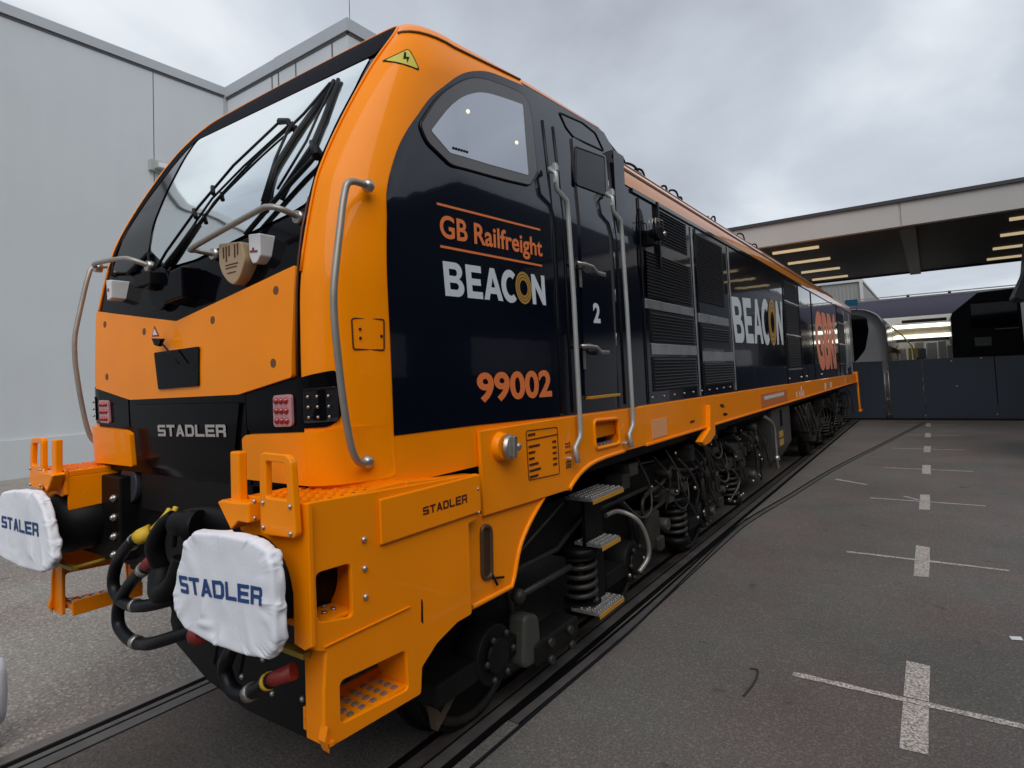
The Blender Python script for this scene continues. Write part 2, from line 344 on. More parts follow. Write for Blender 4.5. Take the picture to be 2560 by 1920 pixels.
GB = {
 'B': [[(0, 0), (.6, 0)] + arc(.62, .27, .36, .27, -90, 65, 8) + arc(.6, .75, .33, .25, -65, 90, 8) + [(0, 1)], [(.27, .2), (.58, .2)] + arc(.58, .30, .12, .10, -90, 90, 6) + [(.27, .40)], [(.27, .60), (.56, .60)] + arc(.56, .70, .1, .1, -90, 90, 6) + [(.27, .80)]],
 'E': [[(0, 0), (.85, 0), (.85, .21), (.29, .21), (.29, .40), (.78, .40), (.78, .60), (.29, .60), (.29, .79), (.84, .79), (.84, 1), (0, 1)]],
 'A': [[(-.06, 0), (.23, 0), (.31, .2), (.69, .2), (.77, 0), (1.06, 0), (.63, 1), (.37, 1)], [(.39, .4), (.61, .4), (.5, .70)]],
 'C': [arc(.52, .5, .55, .53, 48, 312, 22) + arc(.54, .5, .28, .30, 308, 52, 22)],
 'N': [[(0, 0), (.26, 0), (.26, .58), (.75, 0), (.98, 0), (.98, 1), (.72, 1), (.72, .44), (.24, 1), (0, 1)]],
}
def word_loops(word, glyphs, adv=1.14, cw=1.0):
    loops = []; x = 0
    for ch in word:
        if ch == ' ' or ch not in glyphs: x += adv * cw; continue
        for lp in glyphs[ch]: loops.append([(x + p[0] * cw, p[1]) for p in lp])
        x += adv * cw
    return loops, x - (adv - 1) * cw
def put_word(loops, wtot, f3, quad, name, m, parent):
    """quad: bl, br, tr, tl in the surface's own (u,v)"""
    vs, fs = fill2d(loops)
    mb = MB(); o = []
    for v in vs:
        a, b = v[0] / wtot, v[1]
        bl, br, tr, tl = quad
        u = (bl[0] * (1 - a) + br[0] * a) * (1 - b) + (tl[0] * (1 - a) + tr[0] * a) * b
        q = (bl[1] * (1 - a) + br[1] * a) * (1 - b) + (tl[1] * (1 - a) + tr[1] * a) * b
        o.append(f3(u, q, 0))
    mb.add(o, fs); return mb.build(name, m, parent)
def put_text(s, f3, quad, name, m, parent, off=.02, cap=None):
    vs, fs = text2d(s, off)
    x0 = min(v[0] for v in vs); x1 = max(v[0] for v in vs); y0 = 0.0 if cap else min(v[1] for v in vs); y1 = cap or max(v[1] for v in vs)
    o = []
    for v in vs:
        a, b = (v[0] - x0) / (x1 - x0), (v[1] - y0) / (y1 - y0); bl, br, tr, tl = quad
        u = (bl[0] * (1 - a) + br[0] * a) * (1 - b) + (tl[0] * (1 - a) + tr[0] * a) * b
        q = (bl[1] * (1 - a) + br[1] * a) * (1 - b) + (tl[1] * (1 - a) + tr[1] * a) * b
        o.append(f3(u, q, 0))
    mb = MB(); mb.add(o, fs); return mb.build(name, m, parent)
def q4(u0, u1, v0, v1, du=0.0, dv=0.0): return [(u0, v0), (u1, v0 + dv), (u1 + du, v1 + dv), (u0 + du, v1)]

# ================================================================== SETTING
def sheet(name, x0, x1, y0, y1, z, m, n=1):
    mb = MB(); mb.add([(x0, y0, z), (x1, y0, z), (x1, y1, z), (x0, y1, z)], [(0, 1, 2, 3)]); o = mb.build(name, m); o['kind'] = 'structure'; return o
sheet('ground', -500, 500, -300, 800, 0.0, ASPH)
sheet('pavement', -16.2, -1.225, -20, 40, 0.004, PAVE)
sheet('road', -0.872, 0.80, -20, 40, 0.004, BETW)
def strip_part(name, par, x0, x1, z, m, y0=-20, y1=40): return MB().box((x0, y0, z - .03), (x1, y1, z)).build(name, m, par)
for lab, gx, rx, cxs in (('grooved steel rail nearer the grey hall, beside the light gritty paving', (-1.225, -.872), (-1.21, -1.115), ((-1.058, -1.012), (-.985, -.885))),
                         ('grooved steel rail under the near wheels of the locomotive, beside the dark asphalt', (.80, 1.10), (.862, .952), ((.972, 1.05),))):
    rl = empty('rail', ((gx[0] + gx[1]) / 2, 10, 0), lab, 'rail', 'rails of the track')
    strip_part('groove', rl, *gx, .004, GROOVE); strip_part('rail_head', rl, *rx, .012, RAILS)
    for c in cxs: strip_part('channel', rl, *c, .009, RAILC)
# diverging rail towards the fence
div = spl([(1.13, 3.0, 0), (1.17, 4.8, 0), (1.15, 7.4, 0), (1.18, 8.6, 0), (1.36, 10.4, 0), (1.64, 13.4, 0), (2.18, 17.5, 0), (3.07, 24.3, 0)], 8)
def ribbon(name, pts, offs, z, m, par):
    mb = MB()
    for a, b in offs:
        vs = []; fs = []
        for i, p in enumerate(pts):
            t = Vector(pts[min(i + 1, len(pts) - 1)]) - Vector(pts[max(i - 1, 0)]); t.normalize(); nn = Vector((t.y, -t.x, 0))
            vs += [Vector(p) + nn * a + Vector((0, 0, z)), Vector(p) + nn * b + Vector((0, 0, z))]
        for i in range(len(pts) - 1): fs.append((2 * i, 2 * i + 1, 2 * i + 3, 2 * i + 2))
        mb.add(vs, fs)
    return mb.build(name, m, par)
rl = empty('rail', (1.6, 13, 0), 'thin dark rail line branching off across the asphalt to the foot of the fence', 'rail', 'rails of the track')
ribbon('groove', div, [(-.045, -.015)], .008, GROOVE, rl); ribbon('groove', div, [(.05, .062)], .008, GROOVE, rl)
ribbon('channel', div, [(-.015, .05)], .0085, RAILC, rl)

# painted crosses along the lane
names = ['worn white painted cross on the asphalt, largest of the seven', 'second white cross of the row, next after the largest one', 'white cross with a stray slanted stroke beside its tick, third of the row',
         'small white cross painted on the lane, middle one of the seven', 'small white cross painted on the lane, third from the fence', 'tiny white cross painted on the lane, last but one before the dark fence', 'tiny white cross painted on the lane close to the foot of the dark fence']
for i in range(7):
    y = 4.44 + 3.13 * i; mb = MB(); x0, x1 = 2.45, 3.84; h = .028
    if i == 0: x1 = 4.2
    ja = [random.uniform(-.008, .008) for _ in range(40)]; n = 18
    vs = []; fs = []
    for k in range(n + 1):
        x = x0 + (x1 - x0) * k / n; sl = 0.0
        vs += [(x, y - h + ja[k], .004), (x, y + h + ja[k + 19], .004)]
    for k in range(n): fs.append((2 * k, 2 * k + 2, 2 * k + 3, 2 * k + 1))
    mb.add(vs, fs)
    for s in (-1, 1):
        a = y + s * (h + .008); b = y + s * .56
        mb.add([(3.075, a, .004), (3.205, a, .004), (3.205 + random.uniform(-.01, .01), b, .004), (3.075, b + random.uniform(-.03, .03), .004)], [(0, 1, 2, 3)])
    if i == 2: mb.add([(2.85, y + .30, .0045), (2.9, y + .33, .0045), (3.07, y + .12, .0045), (3.05, y + .07, .0045)], [(0, 1, 2, 3)])
    o = mb.build('painted_cross', PAINT); tag(o, names[i], 'road marking', 'white crosses painted along the lane')
mb = MB(); mb.add([(1.79, 12.15, .004), (1.82, 12.24, .004), (2.33, 11.86, .004), (2.30, 11.80, .004)], [(0, 1, 2, 3)])
tag(mb.build('painted_dash', PAINT), 'short slanted white stroke on the asphalt between the locomotive and the crosses', 'road marking')
# litter
OFFCUT = [(2.19, 4.364, .006), (2.237, 4.367, .006), (2.256, 4.265, .006), (2.254, 4.134, .006), (2.241, 3.983, .006)]
mb = MB(); mb.add([(3.70, 5.74, .006), (3.77, 5.76, .006), (3.76, 5.80, .016), (3.69, 5.79, .01)], [(0, 1, 2, 3)])
tag(mb.build('paper_scrap', WHITEPL), 'small white paper scrap lying on the asphalt beyond the largest cross', 'litter')
tag(MB().tube(spl(OFFCUT, 5), .007, 6).build('cable_offcut', mat('grey_cable', (.035, .03, .035), .7)), 'short dark cable offcut on the asphalt beside the largest cross', 'litter')
# ground cables beside the track
c1 = spl([(1.20, 2.4, .012), (1.215, 3.4, .012), (1.235, 4.3, .012), (1.225, 5.0, .012), (1.19, 6.2, .012), (1.15, 7.4, .012), (1.14, 8.6, .012)], 8)
tag(MB().tube(c1, .009, 8).build('power_cable', RUBBER), 'black cable lying on the asphalt along the near rail', 'cable')

# ------------------------------------------------------------------ grey hall on the left
hall = empty('hall_building', (-16.2, 11.18, 0), 'tall grey rendered hall with metal roof fascia, beside the locomotive nose', 'building')
mb = MB(); mb.box((-40, -40, -.2), (-16.2, 11.18, 12.27)); mb.box((-40, 11.18, -.2), (-9.76, 60, 12.18)); mb.build('wall', CONC, hall)
mb = MB(); mb.box((-40, -40, 12.27), (-16.12, 11.10, 12.56)); mb.box((-40, 11.10, 12.182), (-9.68, 60, 12.555)); mb.build('roof_fascia', FASCIA, hall)
mb = MB(); mb.box((-16.2, -40, 12.20), (-16.17, 11.15, 12.27)); mb.box((-16.17, 11.15, 12.11), (-9.73, 11.18, 12.182)); mb.box((-9.76, 11.15, 12.11), (-9.73, 60, 12.182))
for y in (8.8, 1.5, -6): mb.box((-16.2, y - .012, 1.06), (-16.196, y + .012, 12.2))
for x in (-13.45, -13.1, -10.45, -12.2): mb.box((x - .03, 11.174, 10.6), (x + .03, 11.18, 12.11))
mb.box((-9.76, 12.0, 3), (-9.754, 12.06, 12.11)); mb.box((-9.76, 14.0, 3), (-9.754, 14.06, 12.11))
build_parts(mb, 'wall_joint', SEAM, hall)
mb = MB(); mb.box((-16.2, -40, .002), (-16.12, 11.1, 1.02)); mb.build('plinth', CONC, hall, .01)
mb = MB(); mb.box((-16.2, 11.09, 1.02), (-16.10, 11.17, 12.2)); mb.build('downpipe', FASCIA, hall)
mb = MB()
r = [(-14.0, 11.6, 12.55), (-14.0, 11.6, 12.95), (-13.9, 11.6, 13.02), (-10.75, 11.6, 13.0), (-10.6, 11.8, 12.95), (-10.6, 14, 12.95)]
mb.tube(r, .022, 8)
for x in (-12.2, -10.75): mb.cyl((x, 11.6, 12.55), (x, 11.6, 13.0), .02, seg=8)
mb.build('roof_railing', STEEL, hall)
MB().cyl((-9.9, 11.4, 12.5), (-9.9, 11.4, 15.5), .012, seg=6).build('lightning_rod', STEEL, hall)
mb = MB(); mb.box((-16.2, 8.62, 8.98), (-16.02, 9.0, 9.32)); mb.box((-16.02, 8.72, 9.02), (-15.8, 9.08, 9.22)); mb.build('floodlight', mat('floodlight_grey', (.33, .36, .34), .4), hall, .01)
mb = MB(); mb.box((-15.80, 8.75, 9.05), (-15.79, 9.05, 9.20)); mb.build('floodlight_glass', WHITEPL, hall)

# ------------------------------------------------------------------ overhead bridge
br = empty('overhead_bridge', (2.8, 26.3, 0), 'dark covered bridge with pale grey fascia crossing above the far end of the locomotive', 'bridge')
YN, YF = 20.75, 32.2
def sl(x): return 0.0
mb = MB()
mb.box((-30, YN, 6.0), (2.84, YN + .25, 6.70)); mb.box((2.90, YN, 6.0), (30, YN + .25, 6.70)); mb.box((2.84, YN + .03, 6.0), (2.90, YN + .25, 6.70))
mb.build('fascia', BRIDGEF, br)
MB().box((-30, YN - .08, 6.70), (30, YN + .25, 6.80)).build('coping', mat('coping_dark', (.03, .03, .034), .5), br)
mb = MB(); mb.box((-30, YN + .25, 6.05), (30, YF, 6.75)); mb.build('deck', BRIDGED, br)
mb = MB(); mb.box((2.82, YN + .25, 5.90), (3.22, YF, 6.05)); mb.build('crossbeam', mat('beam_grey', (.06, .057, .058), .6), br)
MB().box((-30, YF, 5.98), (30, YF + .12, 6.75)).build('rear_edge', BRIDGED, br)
for y in (22.3, 25.05, 27.95, 30.8):
    for x0, x1 in ((-.95, .5), (5.45, 6.95)):
        o = MB().box((x0, y - .06, 5.97), (x1, y + .06, 6.05)).build('strip_lamp', LAMPON, br)
# support columns, off to the sides
mb = MB()
for x in (-8.5, 11.5):
    for y in (22, 31): mb.box((x - .3, y - .3, 0), (x + .3, y + .3, 6.05))
build_parts(mb, 'column', BRIDGEF, br, .02)

# ------------------------------------------------------------------ dark fence at the end of the lane
fe = empty('barrier_fence', (2.8, 25.1, 0), 'dark navy panel fence closing off the lane below the bridge', 'fence')
xs = [-6, -4, -1.6, .4, 1.92, 3.08, 5.04, 7.0, 9, 11]
for i in range(len(xs) - 1):
    g0 = .17 if i == 4 else .012
    MB().box((xs[i] + g0, 25.1, .03), (xs[i + 1] - .012, 25.14, 2.09)).build('fence_panel', FENCE, fe, .004)
mb = MB()
for x in (1.945, 2.065): mb.cyl((x, 25.08, 0), (x, 25.08, 2.12), .018, seg=8)
for z in (.2, .75, 1.3, 1.7, 2.05): mb.cyl((1.945, 25.08, z), (2.065, 25.08, z), .014, seg=8)
build_parts(mb, 'truss_post', STEEL, fe)
mb = MB()
for x, z in ((3.9, 2.0), (3.07, 1.4), (3.07, 1.1), (3.07, .15), (5.0, .2), (4.0, 1.15), (4.7, 2.06)): mb.box((x - .02, 25.085, z - .02), (x + .02, 25.1, z + .02))
build_parts(mb, 'bracket', STEEL, fe)
mb = MB(); mb.box((-6, 25.04, .002), (11, 25.2, .06)); mb.build('base_rail', BLACK, fe)

# ------------------------------------------------------------------ silver train nose behind the fence
st = empty('silver_train', (.6, 33, 0), 'silver train with rounded nose and large dark front window, behind the fence', 'train')
def trsec(k, y):
    pts = [(2.0, .6), (2.02, 2.1), (2.03, 2.9), (1.98, 3.45), (1.8, 3.85), (1.45, 4.1), (1.0, 4.2), (-.4, 4.22), (-.8, 4.1), (-1.05, 3.6), (-1.1, 2.4), (-1.1, .6)]
    c = (.45, 2.4); return [(c[0] + (p[0] - c[0]) * k, y, c[1] + (p[1] - c[1]) * k) for p in spl([(p[0], p[1], 0) for p in pts], 4)[0:] for p in [(p[0], p[1])]]
mb = MB(); secs = [trsec(.80, 26.6), trsec(.9, 26.7), trsec(.97, 26.95), trsec(1, 27.4), trsec(1, 44)]
n = len(secs[0]); vs = [v for s_ in secs for v in s_]; fs = [(i * n + k, i * n + k + 1, (i + 1) * n + k + 1, (i + 1) * n + k) for i in range(4) for k in range(n - 1)]
fs.append(tuple(range(n))); mb.add(vs, fs, True); mb.build('body', SILVERT, st)
fw = rnd([(-.6, 2.2), (.95, 2.1), (1.30, 2.55), (1.46, 3.3), (1.42, 3.78), (1.1, 3.92), (-.6, 3.95)], .12)
MB().prism(fw, lambda u, v, d: (u, 26.59 - d, v), 0, .02).build('front_window', DARKGLASS, st)
mb = MB(); mb.tube([(2.03, 27.4, 2.55), (2.03, 44, 2.55)], .12, 8); mb.build('side_stripe', mat('copper_stripe', (.25, .12, .06), .4), st)
mb = MB(); mb.box((.715, 26.75, 4.31), (1.14, 26.80, 4.54)); mb.cyl((.78, 26.775, 4.1), (.78, 26.775, 4.31), .015, seg=6); mb.cyl((1.08, 26.775, 4.1), (1.08, 26.775, 4.31), .015, seg=6)
tag(mb.build('blue_sign', BLUESIGN), 'small bright blue sign board standing on the silver train roof', 'sign')

# ------------------------------------------------------------------ exhibition stand with purple awning
es = empty('exhibition_stand', (3.0, 36, 0), 'white exhibition stand under a sloping dark purple awning behind the fence', 'stand')
mb = MB(); mb.add([(-3, 35, 5.06), (5.3, 35, 5.06), (4.3, 34, 4.14), (-3, 34, 4.14), (-3, 35.05, 5.11), (5.3, 35.05, 5.11), (4.3, 34.05, 4.19), (-3, 34.05, 4.19)], [(0, 1, 2, 3), (4, 7, 6, 5), (3, 2, 6, 7), (1, 0, 4, 5)]); mb.build('awning', PURPLE, es)
mb = MB(); mb.box((-4, 35.05, 4.98), (8.0, 35.5, 5.18)); mb.box((-4, 35.0, 5.24), (8.0, 35.1, 5.28)); mb.build('roof_gutter', mat('stand_gutter', (.3, .3, .3), .5), es)
mb = MB()
for x in (2.55, 4.2): mb.box((x, 35.1, 5.18), (x + .12, 35.3, 5.30))
build_parts(mb, 'roof_vent', BLACK, es)
mb = MB(); mb.box((-3, 37, 0), (4.5, 37.2, 5.0)); mb.box((4.25, 34.2, 0), (4.5, 37, 4.15)); mb.build('back_wall', WHITEB, es)
mb = MB(); mb.box((-3, 34.5, 3.62), (4.25, 34.8, 3.78)); mb.box((-3, 34.4, 3.12), (4.25, 34.7, 3.28)); build_parts(mb, 'white_beam', mat('white_beam_lamp', (.8, .78, .7), .5, emit=(1, .95, .82), estr=1.8), es)
mb = MB(); mb.box((-3, 34.55, 3.30), (4.25, 34.9, 3.58)); mb.build('beige_panel', mat('beige_panel', (.42, .38, .29), .6, var=.15, vscale=4), es)
mb = MB(); mb.box((2.3, 34.3, 3.85), (4.05, 34.35, 4.0)); mb.box((-3, 34.35, 2.95), (4.1, 34.6, 3.08)); mb.build('dark_vent', mat('vent_grey', (.12, .12, .12), .6), es)
mb = MB()
for i, (x0, x1, z1) in enumerate(((1.6, 1.85, 2.75), (1.9, 2.1, 2.8), (2.15, 2.4, 2.65), (2.75, 3.1, 2.9), (3.2, 3.6, 2.85), (3.65, 3.95, 2.9), (3.98, 4.2, 2.7))): mb.box((x0, 33.8 + .03 * i, 0), (x1, 34.1, z1))
build_parts(mb, 'white_cabinet', WHITEB, es, .01)
mb = MB(); mb.box((2.78, 33.7, 2.1), (3.18, 33.79, 2.6)); mb.build('cabinet_screen', DARKGLASS, es)
yp = MB(); yp.tube(spl([(1.6, 33.6, 3.95), (2.1, 33.6, 3.5), (2.5, 33.6, 2.95), (2.7, 33.6, 2.4), (2.72, 33.6, 0.0)], 6), .035, 8); yp.box((2.5, 33.5, .0), (2.62, 33.65, 2.65)); yp.box((2.72, 33.5, 2.2), (2.86, 33.7, 2.65))
tag(yp.build('yellow_boom', mat('pale_yellow_machine', (.75, .60, .16), .5)), 'yellow curved boom standing in front of the white stand cabinets', 'machine')

pv = empty('dark_pavilion', (5.6, 33.5, 0), 'black cabin-like pavilion with slanted upper corner behind the dark fence', 'pavilion')
pp = [(4.17, 0), (6.65, 0), (6.60, 4.98), (5.2, 4.93), (4.25, 4.12), (4.17, 3.9)]
MB().prism(pp, lambda u, v, d: (u, 33.2 + d, v), 0, 4).build('wall', PAVIL, pv, .03)
mb = MB(); mb.box((4.95, 33.17, 2.55), (5.55, 33.2, 2.95)); mb.build('side_window', mat('greenish_window', (.10, .11, .105), .25), pv, .02)
mb = MB(); mb.box((5.0, 33.15, 2.62), (5.4, 33.17, 2.66)); mb.box((5.7, 33.16, 3.25), (6.5, 33.2, 3.29)); build_parts(mb, 'trim_strip', mat('trim_grey', (.2, .2, .2), .4), pv)
mb = MB(); mb.box((4.9, 33.16, 3.35), (6.5, 33.2, 4.45)); mb.build('dark_pane', DARKGLASS, pv, .02)

ch = empty('corrugated_hall', (-20, 62, 0), 'grey corrugated metal hall far behind, showing above the stand', 'building')
mb = MB(); mb.box((-60, 60, 0), (-1.2, 130, 9.1)); mb.build('wall', CORRUG, ch)
mb = MB(); x = -30.0
while x < -1.4: mb.box((x, 59.93, 0), (x + .12, 60, 9.0)); x += .3
build_parts(mb, 'cladding_rib', mat('rib_grey', (.24, .245, .24), .6), ch)
mb = MB(); mb.box((-60, 59.8, 9.1), (-1.1, 130, 9.3)); mb.box((-1.35, 59.75, 0), (-1.1, 59.95, 9.1)); mb.build('roof_trim', HALLPALE, ch)

# ------------------------------------------------------------------ grey trailer at the right edge, halls across the lane (seen in the paintwork)
rt = empty('grey_trailer', (6.6, 16, 0), 'pale grey trailer with a black folded canopy, beside the lane of crosses', 'trailer')
MB().box((5.03, 15.6, .6), (8.2, 16.6, 3.55)).build('body', mat('trailer_grey', (.33, .34, .36), .5), rt, .05)
mb = MB(); mb.prism(rnd([(4.76, 3.25), (4.86, 3.18), (8.4, 3.3), (8.4, 5.0), (5.2, 4.85), (5.06, 4.4), (4.98, 3.75)], .08), lambda u, v, d: (u, 15.3 + d, v), 0, 1.0); mb.build('canopy', RUBBER, rt)
mb = MB()
for y in (16.0,):
    mb.cyl((5.2, y, .5), (5.5, y, .5), .5); mb.cyl((7.7, y, .5), (8.0, y, .5), .5)
build_parts(mb, 'wheel', RUBBER, rt)
oh = empty('opposite_hall', (14, 30, 0), 'long dark hall across the lane with pale window band, mirrored in the locomotive flank', 'building')
MB().box((13, -30, 0), (30, 120, 10.0)).build('wall', HALLDARK, oh)
mb = MB()
for y in range(-28, 118, 9): mb.box((12.93, y, 2.2), (13, y + 5.5, 3.6))
build_parts(mb, 'window_band', HALLPALE, oh)
MB().box((12.8, -30, 10.0), (30, 120, 10.3)).build('roof_edge', BRIDGED, oh)
# white wrapped post, bottom left corner
wp = empty('wrapped_post', (-1.36, 1.17, 0), 'thin grey post with a white printed wrap, in front of the gritty paving', 'post')
MB().cyl((-1.36, 1.17, 0), (-1.36, 1.17, .2), .035, seg=12).build('post', mat('post_grey', (.16, .16, .15), .5), wp)
mb = MB(); mb.tube([(-1.475, 1.18, .14), (-1.455, 1.18, .20), (-1.445, 1.18, .30), (-1.465, 1.18, .40), (-1.51, 1.18, .46)], .085, 14); mb.build('wrap', FABRIC, wp)
mb = MB(); mb.box((-1.42, 1.09, .28), (-1.37, 1.10, .295)); mb.box((-1.42, 1.09, .24), (-1.375, 1.10, .25)); build_parts(mb, 'print_mark', BLACK, wp)

# ================================================================== LOCOMOTIVE
loco = empty('locomotive', (0, 12, 0), 'orange and navy freight locomotive with rounded orange cab and black windscreen surround', 'locomotive')
L = loco
FPT = [(0.9, 1.66), (1.5, 1.66), (1.9, 1.635), (2.2, 1.625), (2.6, 1.64), (2.85, 1.68), (3.13, 1.77), (3.39, 1.90), (3.67, 2.06), (3.84, 2.17), (3.98, 2.285), (4.06, 2.345), (4.12, 2.405), (4.185, 2.46), (4.3, 2.56)]
def lerp(x, T):
    if x <= T[0][0]: return T[0][1]
    for (a, b), (c, d) in zip(T, T[1:]):
        if x <= c: return b + (d - b) * (x - a) / (c - a)
    return T[-1][1]
def Fz(z):      # smoothed front profile
    return (lerp(z - .05, FPT) + 2 * lerp(z, FPT) + lerp(z + .05, FPT)) / 4
def Wz(z, y=2.0): return 1.31 - lerp(y, [(2.4, .1), (3.2, .075)]) * max(0, z - lerp(y, [(2.05, 2.88), (2.5, 3.18)]))
def nrm_map(P):
    def f(u, v, d):
        p = Vector(P(u, v)); e = .004
        a = Vector(P(u + e, v)) - Vector(P(u - e, v)); b = Vector(P(u, v + e)) - Vector(P(u, v - e))
        n = a.cross(b)
        if n.length < 1e-9: n = Vector((1, 0, 0))
        n.normalize()
        if n.dot(Vector((1 if p.x > 0 else -1, -1.5, .4))) < 0: n = -n
        return tuple(p + n * d)
    return f
def Pfront(x, z):
    s = max(0, (abs(x) - 1.07) / (Wz(z, Fz(z) + .33) - 1.07)); s = min(s, .999)
    return (x, Fz(z) + .33 * (1 - math.sqrt(1 - s * s)), z)
def Pside(y, z):
    f = Fz(min(z, 3.95)); w = Wz(z, max(y, f + .33))
    if y < f + .33:
        t = min(1, (f + .33 - y) / .33); w = 1.07 + (w - 1.07) * math.sqrt(max(0, 1 - t * t))
    return (w, y, z)
front0 = nrm_map(Pfront); side0 = nrm_map(Pside)
def front(off): return lambda u, v, d: front0(u, v, off + d)
def side(off): return lambda u, v, d: side0(u, v, off + d)
def hoodside(off): return lambda u, v, d: (1.29 + off + d, u, v)
def flat(x): return lambda u, v, d: (x + d, u, v)          # plane facing +x, (y,z)
def face(y): return lambda u, v, d: (u, y - d, v)          # plane facing the camera side, (x,z)

# --- cab shell: mask edge M -> hoop H -> rear section S
zM = [1.615, 2.0, 2.3, 2.6, 2.95, 3.13, 3.39, 3.67, 3.82]
M = [(1.07, Fz(z), z) for z in zM] + [(1.066, 2.245, 3.94), (1.04, 2.315, 4.03), (.965, 2.385, 4.11), (.70, 2.432, 4.158), (.35, 2.455, 4.18), (0, 2.46, 4.185)]
H = [(Wz(z, Fz(z) + .33), Fz(z) + .33, z) for z in zM] + [(1.205, 2.60, 3.98), (1.15, 2.68, 4.09), (1.03, 2.75, 4.165), (.74, 2.79, 4.22), (.37, 2.81, 4.245), (0, 2.82, 4.25)]
zS = [1.615, 2.0, 2.3, 2.6, 2.95, 3.2, 3.5, 3.8, 3.95]
S = [(Wz(z, 3.3), 3.3, z) for z in zS] + [(1.212, 3.3, 4.06), (1.15, 3.3, 4.14), (1.03, 3.3, 4.195), (.74, 3.3, 4.24), (.37, 3.3, 4.262), (0, 3.3, 4.268)]
S2 = [(p[0], 4.55, p[2] + (.0 if i < 9 else .03 if i == 9 else .05)) for i, p in enumerate(S)]
M, H, S, S2 = [spl(q, 4) for q in (M, H, S, S2)]
rows = []
NB = 8
for k in range(NB + 1):
    th = math.pi / 2 * k / NB; a, b = math.sin(th), 1 - math.cos(th)
    rows.append([(m[0] + (h[0] - m[0]) * a, m[1] + (h[1] - m[1]) * b, m[2] + (h[2] - m[2]) * a) for m, h in zip(M, H)])
for k in range(1, 11):
    t = k / 10; row = []
    for i, (h, s_) in enumerate(zip(H, S)):
        p = Vector(h).lerp(Vector(s_), t)
        if i <= 32: p.x = Wz(p.z, p.y)
        row.append(tuple(p))
    rows.append(row)
rows.append(S2)
mb = MB(); full = []
for r in rows: full.append(r + [(-p[0], p[1], p[2]) for p in reversed(r[:-1])])
n = len(full[0]); vs = [p for r in full for p in r]
fs = [(i * n + k, i * n + k + 1, (i + 1) * n + k + 1, (i + 1) * n + k) for i in range(len(full) - 1) for k in range(n - 1)]
mb.add(vs, fs, True); mb.f.append(tuple((len(full) - 1) * n + k for k in range(n))); mb.sm.append(False)
cab_o = mb.build('cab_body', ORANGE, L)
MB().tube([(q[37][0] + .004, q[37][1], q[37][2] + .005) for q in rows[1:-1]], .007, 6).build('cab_roof_seam', ORANGELINE, L)
# rear slope of the cab roof down to the hood
mb = MB(); a = [p for p in S2 if p[2] > 3.9]; c = [(min(p[0], 1.29) , 4.86, 3.72 + (p[2] - 3.93) * .98) for p in a]
a = a + [(-p[0], p[1], p[2]) for p in reversed(a[:-1])]; c = c + [(-p[0], p[1], p[2]) for p in reversed(c[:-1])]; k = len(a)
mb.add(a + c, [(i, i + 1, k + i + 1, k + i) for i in range(k - 1)], True); mb.build('cab_roof_slope', ROOFOR, L)
# black front mask: the surface inside M
mb = MB(); NX = 12; vs = []; fs = []
for m in M:
    for i in range(NX + 1): vs.append((m[0] * (1 - 2 * i / NX), m[1], m[2]))
for j in range(len(M) - 1):
    for i in range(NX): fs.append((j * (NX + 1) + i, j * (NX + 1) + i + 1, (j + 1) * (NX + 1) + i + 1, (j + 1) * (NX + 1) + i))
mb.add(vs, fs, True); mask = mb.build('front_mask', BLACKGLOSS, L)
mb = MB(); rim = [Vector(p) + Vector((.004, -.006, 0)) for p in M[12:]]; mb.tube(rim + [Vector((-p[0], p[1], p[2])) for p in reversed(rim[:-1])], .006, 6); mb.build('mask_edge', ORANGE, L)
# windscreen
ws = rnd([(-.86, 3.885), (1.0, 3.82), (1.035, 3.6), (1.045, 2.93), (.92, 2.90), (.10, 2.80), (-.20, 2.80), (-.50, 2.95), (-.60, 3.2)], .03)  # outline follows the bright reflection in the glass
subpanel(ws, front(.006), 'windscreen', GLASS, L, .07)
wl = rnd([(-.90, 3.87), (-.64, 3.2), (-.53, 2.95), (-.62, 2.83), (-.98, 2.86), (-1.02, 3.3)], .03)
subpanel(wl, front(.006), 'windscreen_unlit_strip', DARKGLASS, L, .07)  # dark part of the same pane, painted where the bright reflection ends
mb = MB(); mb.tube([front(.012)(x, 2.80 + z, 0) for x, z in ((-.72, .03), (-.50, .13), (-.42, .02))], .012, 6); mb.build('demister_strip', BLACK, L)
VISOR = mat('matte_black_visor', (0.006, 0.006, 0.010), 0.75, spec=.05)
subpanel([(-1.03, 2.9), (-.99, 3.3), (-.90, 3.895), (1.03, 3.83), (1.06, 3.94), (1.032, 4.03), (.958, 4.102), (.70, 4.148), (.35, 4.170), (0, 4.175), (-.35, 4.170), (-.70, 4.148), (-.958, 4.102), (-1.032, 4.03), (-1.06, 3.94), (-1.06, 3.4), (-1.06, 2.9)], front(.009), 'visor_band', VISOR, L, .06)
# orange nose panel
npn = rnd([(-1.058, 2.625), (0, 2.468), (1.058, 2.625), (1.035, 2.13), (.60, 2.06), (-.56, 2.05), (-1.035, 2.13)], .015)
panel = subpanel(npn, front(.002), 'nose_panel', ORANGE, L, .08, thick=.022)
mb = MB()
for x, z in ((-.912, 2.528), (-.372, 2.44), (.376, 2.44), (.918, 2.528), (-.86, 2.197), (.902, 2.197)):
    p = Vector(front(.0255)(x, z, 0)); mb.cyl(p, p + Vector((0, .004, 0)), .021, seg=14)
build_parts(mb, 'panel_bolt_recess', mat('recess_brown', (.16, .055, .012), .5), panel)
pl = plate([rnd([(-.22, 2.308), (.262, 2.312), (.255, 2.112), (-.176, 2.104)], .01)], face(1.597), .008, 'number_plate_blank', BLACKGLOSS, L, .002)
